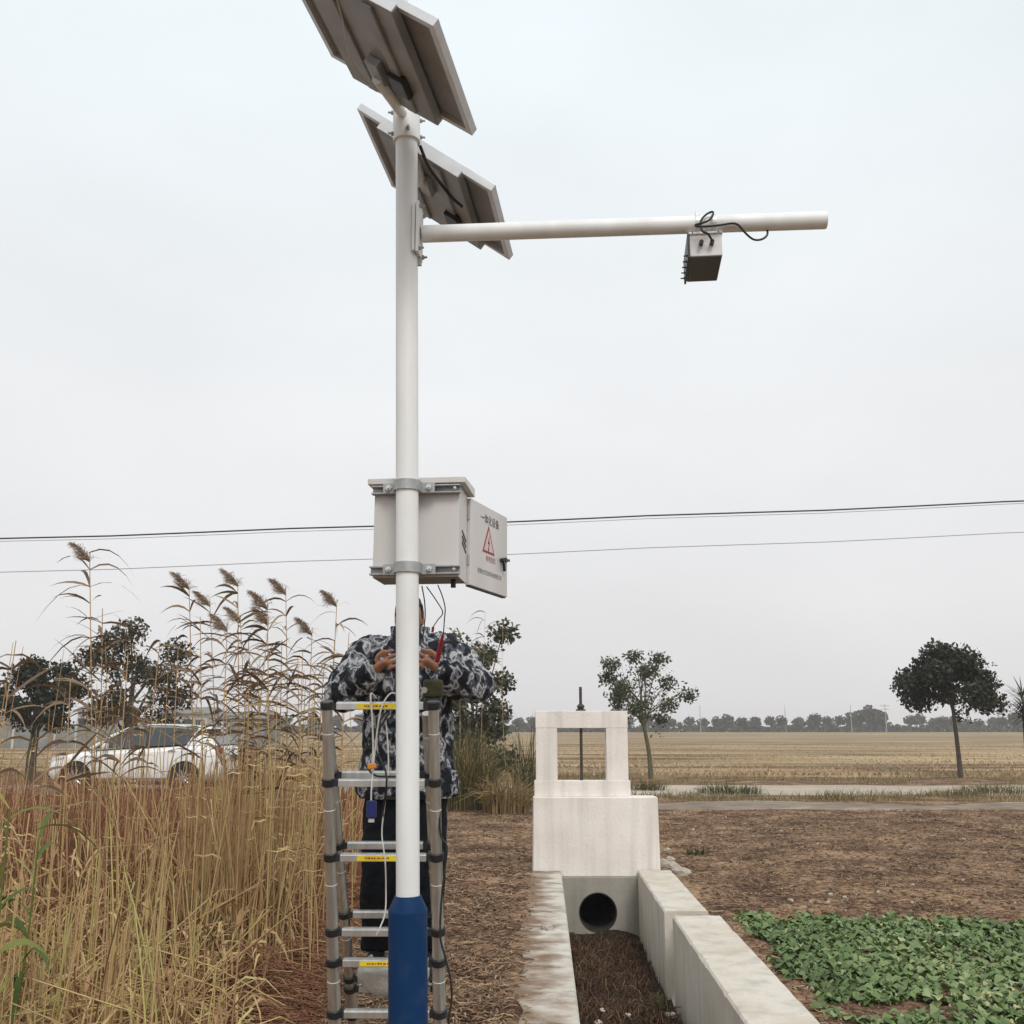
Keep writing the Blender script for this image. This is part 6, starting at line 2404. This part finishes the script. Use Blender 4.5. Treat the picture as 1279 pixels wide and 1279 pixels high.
for i, (tp, Y, b, n, lab) in enumerate((((200, 800), 7.5, 190, 10, 'bare-topped reed in front of the bushy tree'), ((160, 815), 7.0, 168, 11, 'leafy reed crossing in front of the white car door'),
                                        ((20, 800), 6.6, 10, 11, 'leafy reed at the left picture edge'),
                                        ((322, 830), 7.6, 330, 12, 'plumeless reed under the reed cluster'), ((436, 790), 8.2, 425, 12, 'leafy reed just left of the camouflage sleeve'),
                                        ((405, 830), 8.1, 402, 12, 'leafy reed beside the left ladder rail top'), 
                                        ((88, 850), 7.0, 96, 10, 'short leafy reed before the car bonnet'),
                                        ((250, 770), 7.9, 282, 14, 'leafy reed under the left end of the plume cluster'), ((310, 795), 7.7, 325, 14, 'leafy reed in the middle of the plume cluster'),
                                        ((352, 800), 8.0, 350, 14, 'leafy reed under the right end of the plume cluster'), ((378, 815), 7.8, 385, 13, 'leafy reed between plume cluster and ladder'),
                                        ((128, 760), 7.3, 146, 13, 'leafy reed just right of the lone tallest reed'))):
    tall_reed(tp, Y, b, lab, 60 + i, plume=False, leaves=n, nm='leafy_reed')


# thin bare stems poking up above the bed, one mass
def thin_tops():
    N = 210
    px = np.concatenate([rng.uniform(0, 440, 75), rng.uniform(230, 440, 50)])
    N = len(px)
    py = 985 - rng.random(N) ** 1.5 * 190
    Y = rng.uniform(6.5, 9.5, N)
    P = np.zeros((N, 4, 3))
    for i in range(N):
        tip = at(px[i], py[i], Y[i])
        b = np.array([tip[0] + rng.normal(0, .10), Y[i] + rng.normal(0, .05), 0])
        for j, t in enumerate((0, .33, .67, 1)):
            P[i, j] = b + (tip - b) * t + np.array([0.03 * math.sin(t * 3.1) * rng.normal(), 0, 0])
    V, F, t = bulk_tubes(P, np.array([.0046, .0042, .0036, .002])[None].repeat(N, 0), 4, np.clip(rng.normal(0.6, 0.2, N), 0, 1))
    n = 420
    i = rng.integers(0, N, n)
    u = rng.uniform(.45, .98, n)
    b = P[i, 0] + (P[i, 3] - P[i, 0]) * u[:, None]
    a = np.where(rng.random(n) < .65, math.pi, 0) + rng.normal(0, .7, n)
    L = rng.uniform(.1, .26, n)
    Q = np.zeros((n, 5, 3))
    for j, tt in enumerate(np.linspace(0, 1, 5)):
        Q[:, j] = b + np.stack([np.cos(a) * L * tt, np.sin(a) * L * tt, L * (rng.uniform(.6, 1.2) * tt - 1.1 * tt * tt)], -1)
    W = np.array([.5, 1, 1, .6, .05])[None] * rng.uniform(.003, .0075, n)[:, None]
    R2 = bulk_ribbons(Q, W, nrm(np.stack([-np.sin(a), np.cos(a), rng.normal(0, .8, n)], -1)), np.clip(rng.normal(.55, .2, n), 0, 1))
    V, F, t = join([(V, F, t), R2])
    tag(link('thin_reeds', np_mesh('thin_reeds', V, F, t), M_STRAW, recentre=False), 'thin pale reed stems poking up in front of the car and field', 'reeds', kind='stuff')


thin_tops()


# green broad-leaved reed at the lower left edge
def green_reed(px, py_top, Y, seed, label):
    rs = np.random.default_rng(seed)
    base = at(px, 908, Y)
    base[2] = 0
    root = empty('green_reed', base, label, 'reed', 'green reeds at the left edge')
    top = at(px + 4, py_top, Y)
    pts = spline([base, base * .5 + top * .5 + (0.02, 0, 0), top], 14)
    MB().tube(pts, np.linspace(.007, .004, len(pts)), 7).build('stem', M_GREENLEAF, root, smooth=True, tint=True)
    n = 12
    a = rs.uniform(0, 6.28, n)
    L = rs.uniform(.22, .45, n)
    u = np.linspace(.3, 1, n)
    for i in range(n):
        p0 = pts[min(len(pts) - 1, int(u[i] * (len(pts) - 1)))]
        P = np.zeros((1, 8, 3))
        up, dr = rs.uniform(.7, 1.5), rs.uniform(.6, 1.7)
        for j, t in enumerate(np.linspace(0, 1, 8)):
            P[0, j] = p0 + np.array([math.cos(a[i]) * L[i] * t, math.sin(a[i]) * L[i] * t * .8, L[i] * (up * t - dr * t * t)])
        W = np.array([.4, .8, 1, 1, .85, .6, .35, .03])[None] * rs.uniform(.010, .018)
        sd = nrm(np.array([[-math.sin(a[i]), math.cos(a[i]), rs.normal(0, .6)]]))
        V, F, t = bulk_ribbons(P, W, sd, np.array([np.clip(rs.normal(.42, .28), 0, 1)]))
        link('leaf', np_mesh('leaf', V, F, t), M_GREENLEAF, root)


green_reed(8, 1010, 4.6, 3, 'green broad-leaved reed at the left edge, nearest the camera')
green_reed(44, 1050, 5.0, 8, 'second green broad-leaved reed, right of the one at the left edge')
green_reed(-14, 1040, 5.4, 9, 'green broad-leaved reed half cut by the left picture edge')


# greenish reed clump right of the person, in front of the dark small tree
def clump(name, label, c, rx, ry, N, hmin, hmax, seed, m, kind_tint=(0.5, 0.25), w=(0.006, 0.013), bend=0.35):
    rs = np.random.default_rng(seed)
    r = np.sqrt(rs.random(N))
    a0 = rs.uniform(0, 6.28, N)
    x, y = c[0] + rx * r * np.cos(a0), c[1] + ry * r * np.sin(a0)
    h = rs.uniform(hmin, hmax, N) * (1.05 - 0.35 * r)
    a = a0 + rs.normal(0, .8, N)
    ln = np.abs(rs.normal(0, bend, N)) + 0.05
    P = np.zeros((N, 5, 3))
    for j, t in enumerate(np.linspace(0, 1, 5)):
        P[:, j, 0] = x + np.cos(a) * ln * h * t ** 2
        P[:, j, 1] = y + np.sin(a) * ln * h * t ** 2
        P[:, j, 2] = h * (t - .45 * ln * t ** 3)
    W = np.array([.8, 1, .9, .6, .06])[None] * rs.uniform(*w, N)[:, None]
    sd = nrm(np.stack([-np.sin(a), np.cos(a), rs.normal(0, .4, N)], -1))
    V, F, t = bulk_ribbons(P, W, sd, np.clip(rs.normal(*kind_tint, N), 0, 1))
    return tag(link(name, np_mesh(name, V, F, t), m), label, 'plant')


clump('reed_clump', 'green and straw reed clump below the small dark tree, right of the person', (-0.95, 20.6, 0), 0.62, 0.55, 1000, 0.8, 2.15, 4, M_SHRUBGREEN, (0.50, 0.30), (0.006, 0.013), 0.45)
clump('reed_clump', 'yellow dry grass clump sagging left of the sluice gate', (-0.12, 19.6, 0), 0.42, 0.40, 380, 0.5, 1.05, 6, M_SHRUBGREEN, (0.88, 0.12), (0.008, 0.016), 0.6)
clump('reed_clump', 'green feathery grass tuft just left of the gate frame top', (0.35, 24.0, 0), 0.35, 0.4, 170, 1.0, 2.3, 9, M_SHRUBGREEN, (0.25, 0.2), (0.006, 0.012), 0.35)
# tall leafy stems in the small tree
tall_reed((606, 765), 21.6, 598, 'tall leafy reed spearing above the small dark tree', 91, plume=False, leaves=14, lmax=0.55, nm='leafy_reed')
tall_reed((628, 776), 22.0, 634, 'thin reed stem right of the spearing reed above the small tree', 92, plume=False, leaves=3, lmax=0.4, nm='leafy_reed')
tall_reed((572, 785), 21.4, 576, 'leafy reed rising behind the right camouflage sleeve', 93, plume=False, leaves=12, lmax=0.5, nm='leafy_reed')
# small weeds on the soil and the road verge
for i, (px, py, Rx, h, n, ti, lab) in enumerate(((912, 992, .75, .42, 420, .35, 'low dark bush on the verge right of the gate'), (810, 988, .5, .45, 260, .5, 'dry weed tuft at the foot of the sparse tree'),
                                            (1240, 992, .9, .42, 380, .55, 'wide dry weed tuft on the verge at right'), (1190, 994, .6, .3, 200, .6, 'straggling dry weeds under the dark round tree'),
                                            (872, 1068, .16, .16, 60, .1, 'small green weed on the soil right of the sluice block'), (940, 1075, .12, .10, 40, .15, 'tiny green weed further right on the bare soil'),
                                            (1040, 998, .5, .18, 120, .5, 'thin grass tuft on the verge in the middle'), (770, 985, .5, .3, 160, .6, 'weed tuft behind the gate opening'),
                                            (645, 1010, .35, .30, 160, .7, 'dry tuft left of the sluice block'))):
    g = gp(px, py)
    clump('weed_tuft', lab, g, Rx, Rx * .5, n, h * .5, h, 200 + i, M_SHRUBGREEN, (ti, .22), (0.004, 0.010), .75)


# a weed growing in the channel   (channel weed)
_c = gp(828, 1262, -0.56)
_o = clump('weed_tuft', 'grey-green weed growing on the channel bed by the right wall', (_c[0] - 0.05, _c[1], 0), 0.10, 0.22, 90, 0.08, 0.20, 333, M_SHRUBGREEN, (0.2, 0.2), (0.004, 0.010), .8)
_o.location.z = -0.585


def verge_grass():
    N = 22000
    y = np.concatenate([rng.uniform(22.4, 24.7, N // 2), rng.uniform(29, 33.4, N - N // 2)])
    x = rng.uniform(-0.8, 1.0, N) * y * .8
    ok = (np.array([mnoise.noise((p * .35, q * .6, 3)) for p, q in zip(x, y)]) > -0.05) & ((x > 1) | (y > 23))
    x, y = x[ok], y[ok]
    N = len(x)
    h = .04 + .17 * rng.random(N) ** 2
    a = rng.uniform(0, 6.28, N)
    P = np.zeros((N, 3, 3))
    for j, t in enumerate((0, .5, 1)):
        P[:, j] = np.stack([x + np.cos(a) * h * .6 * t * t, y + np.sin(a) * h * .6 * t * t, h * t], -1)
    W = np.array([1, .8, .1])[None] * rng.uniform(.004, .009, N)[:, None]
    V, F, t = bulk_ribbons(P, W, nrm(np.stack([np.ones(N), rng.normal(0, .4, N), np.zeros(N)], -1)), np.clip(rng.normal(.65, .22, N), 0, 1))
    tag(link('verge_grass', np_mesh('verge_grass', V, F, t), M_SHRUBGREEN, recentre=False), 'short dry grass along both verges of the dirt road', 'grass', kind='stuff')


verge_grass()


# ================================================================== HAZE
def haze():
    mb = MB().box((0, 295, 3.9), (900, 710, 10.4))
    m = bpy.data.materials.new('haze')
    m.use_nodes = True
    n, l = m.node_tree.nodes, m.node_tree.links
    n.clear()
    o = n.new('ShaderNodeOutputMaterial')
    v = n.new('ShaderNodeVolumePrincipled')
    v.inputs['Color'].default_value = (0.86, 0.87, 0.90, 1)
    v.inputs['Density'].default_value = 0.0008
    v.inputs['Anisotropy'].default_value = 0.2
    l.new(v.outputs[0], o.inputs['Volume'])
    ob = mb.build('haze', m)
    tag(ob, 'thin pale haze over the fields', 'haze', kind='stuff')


haze()
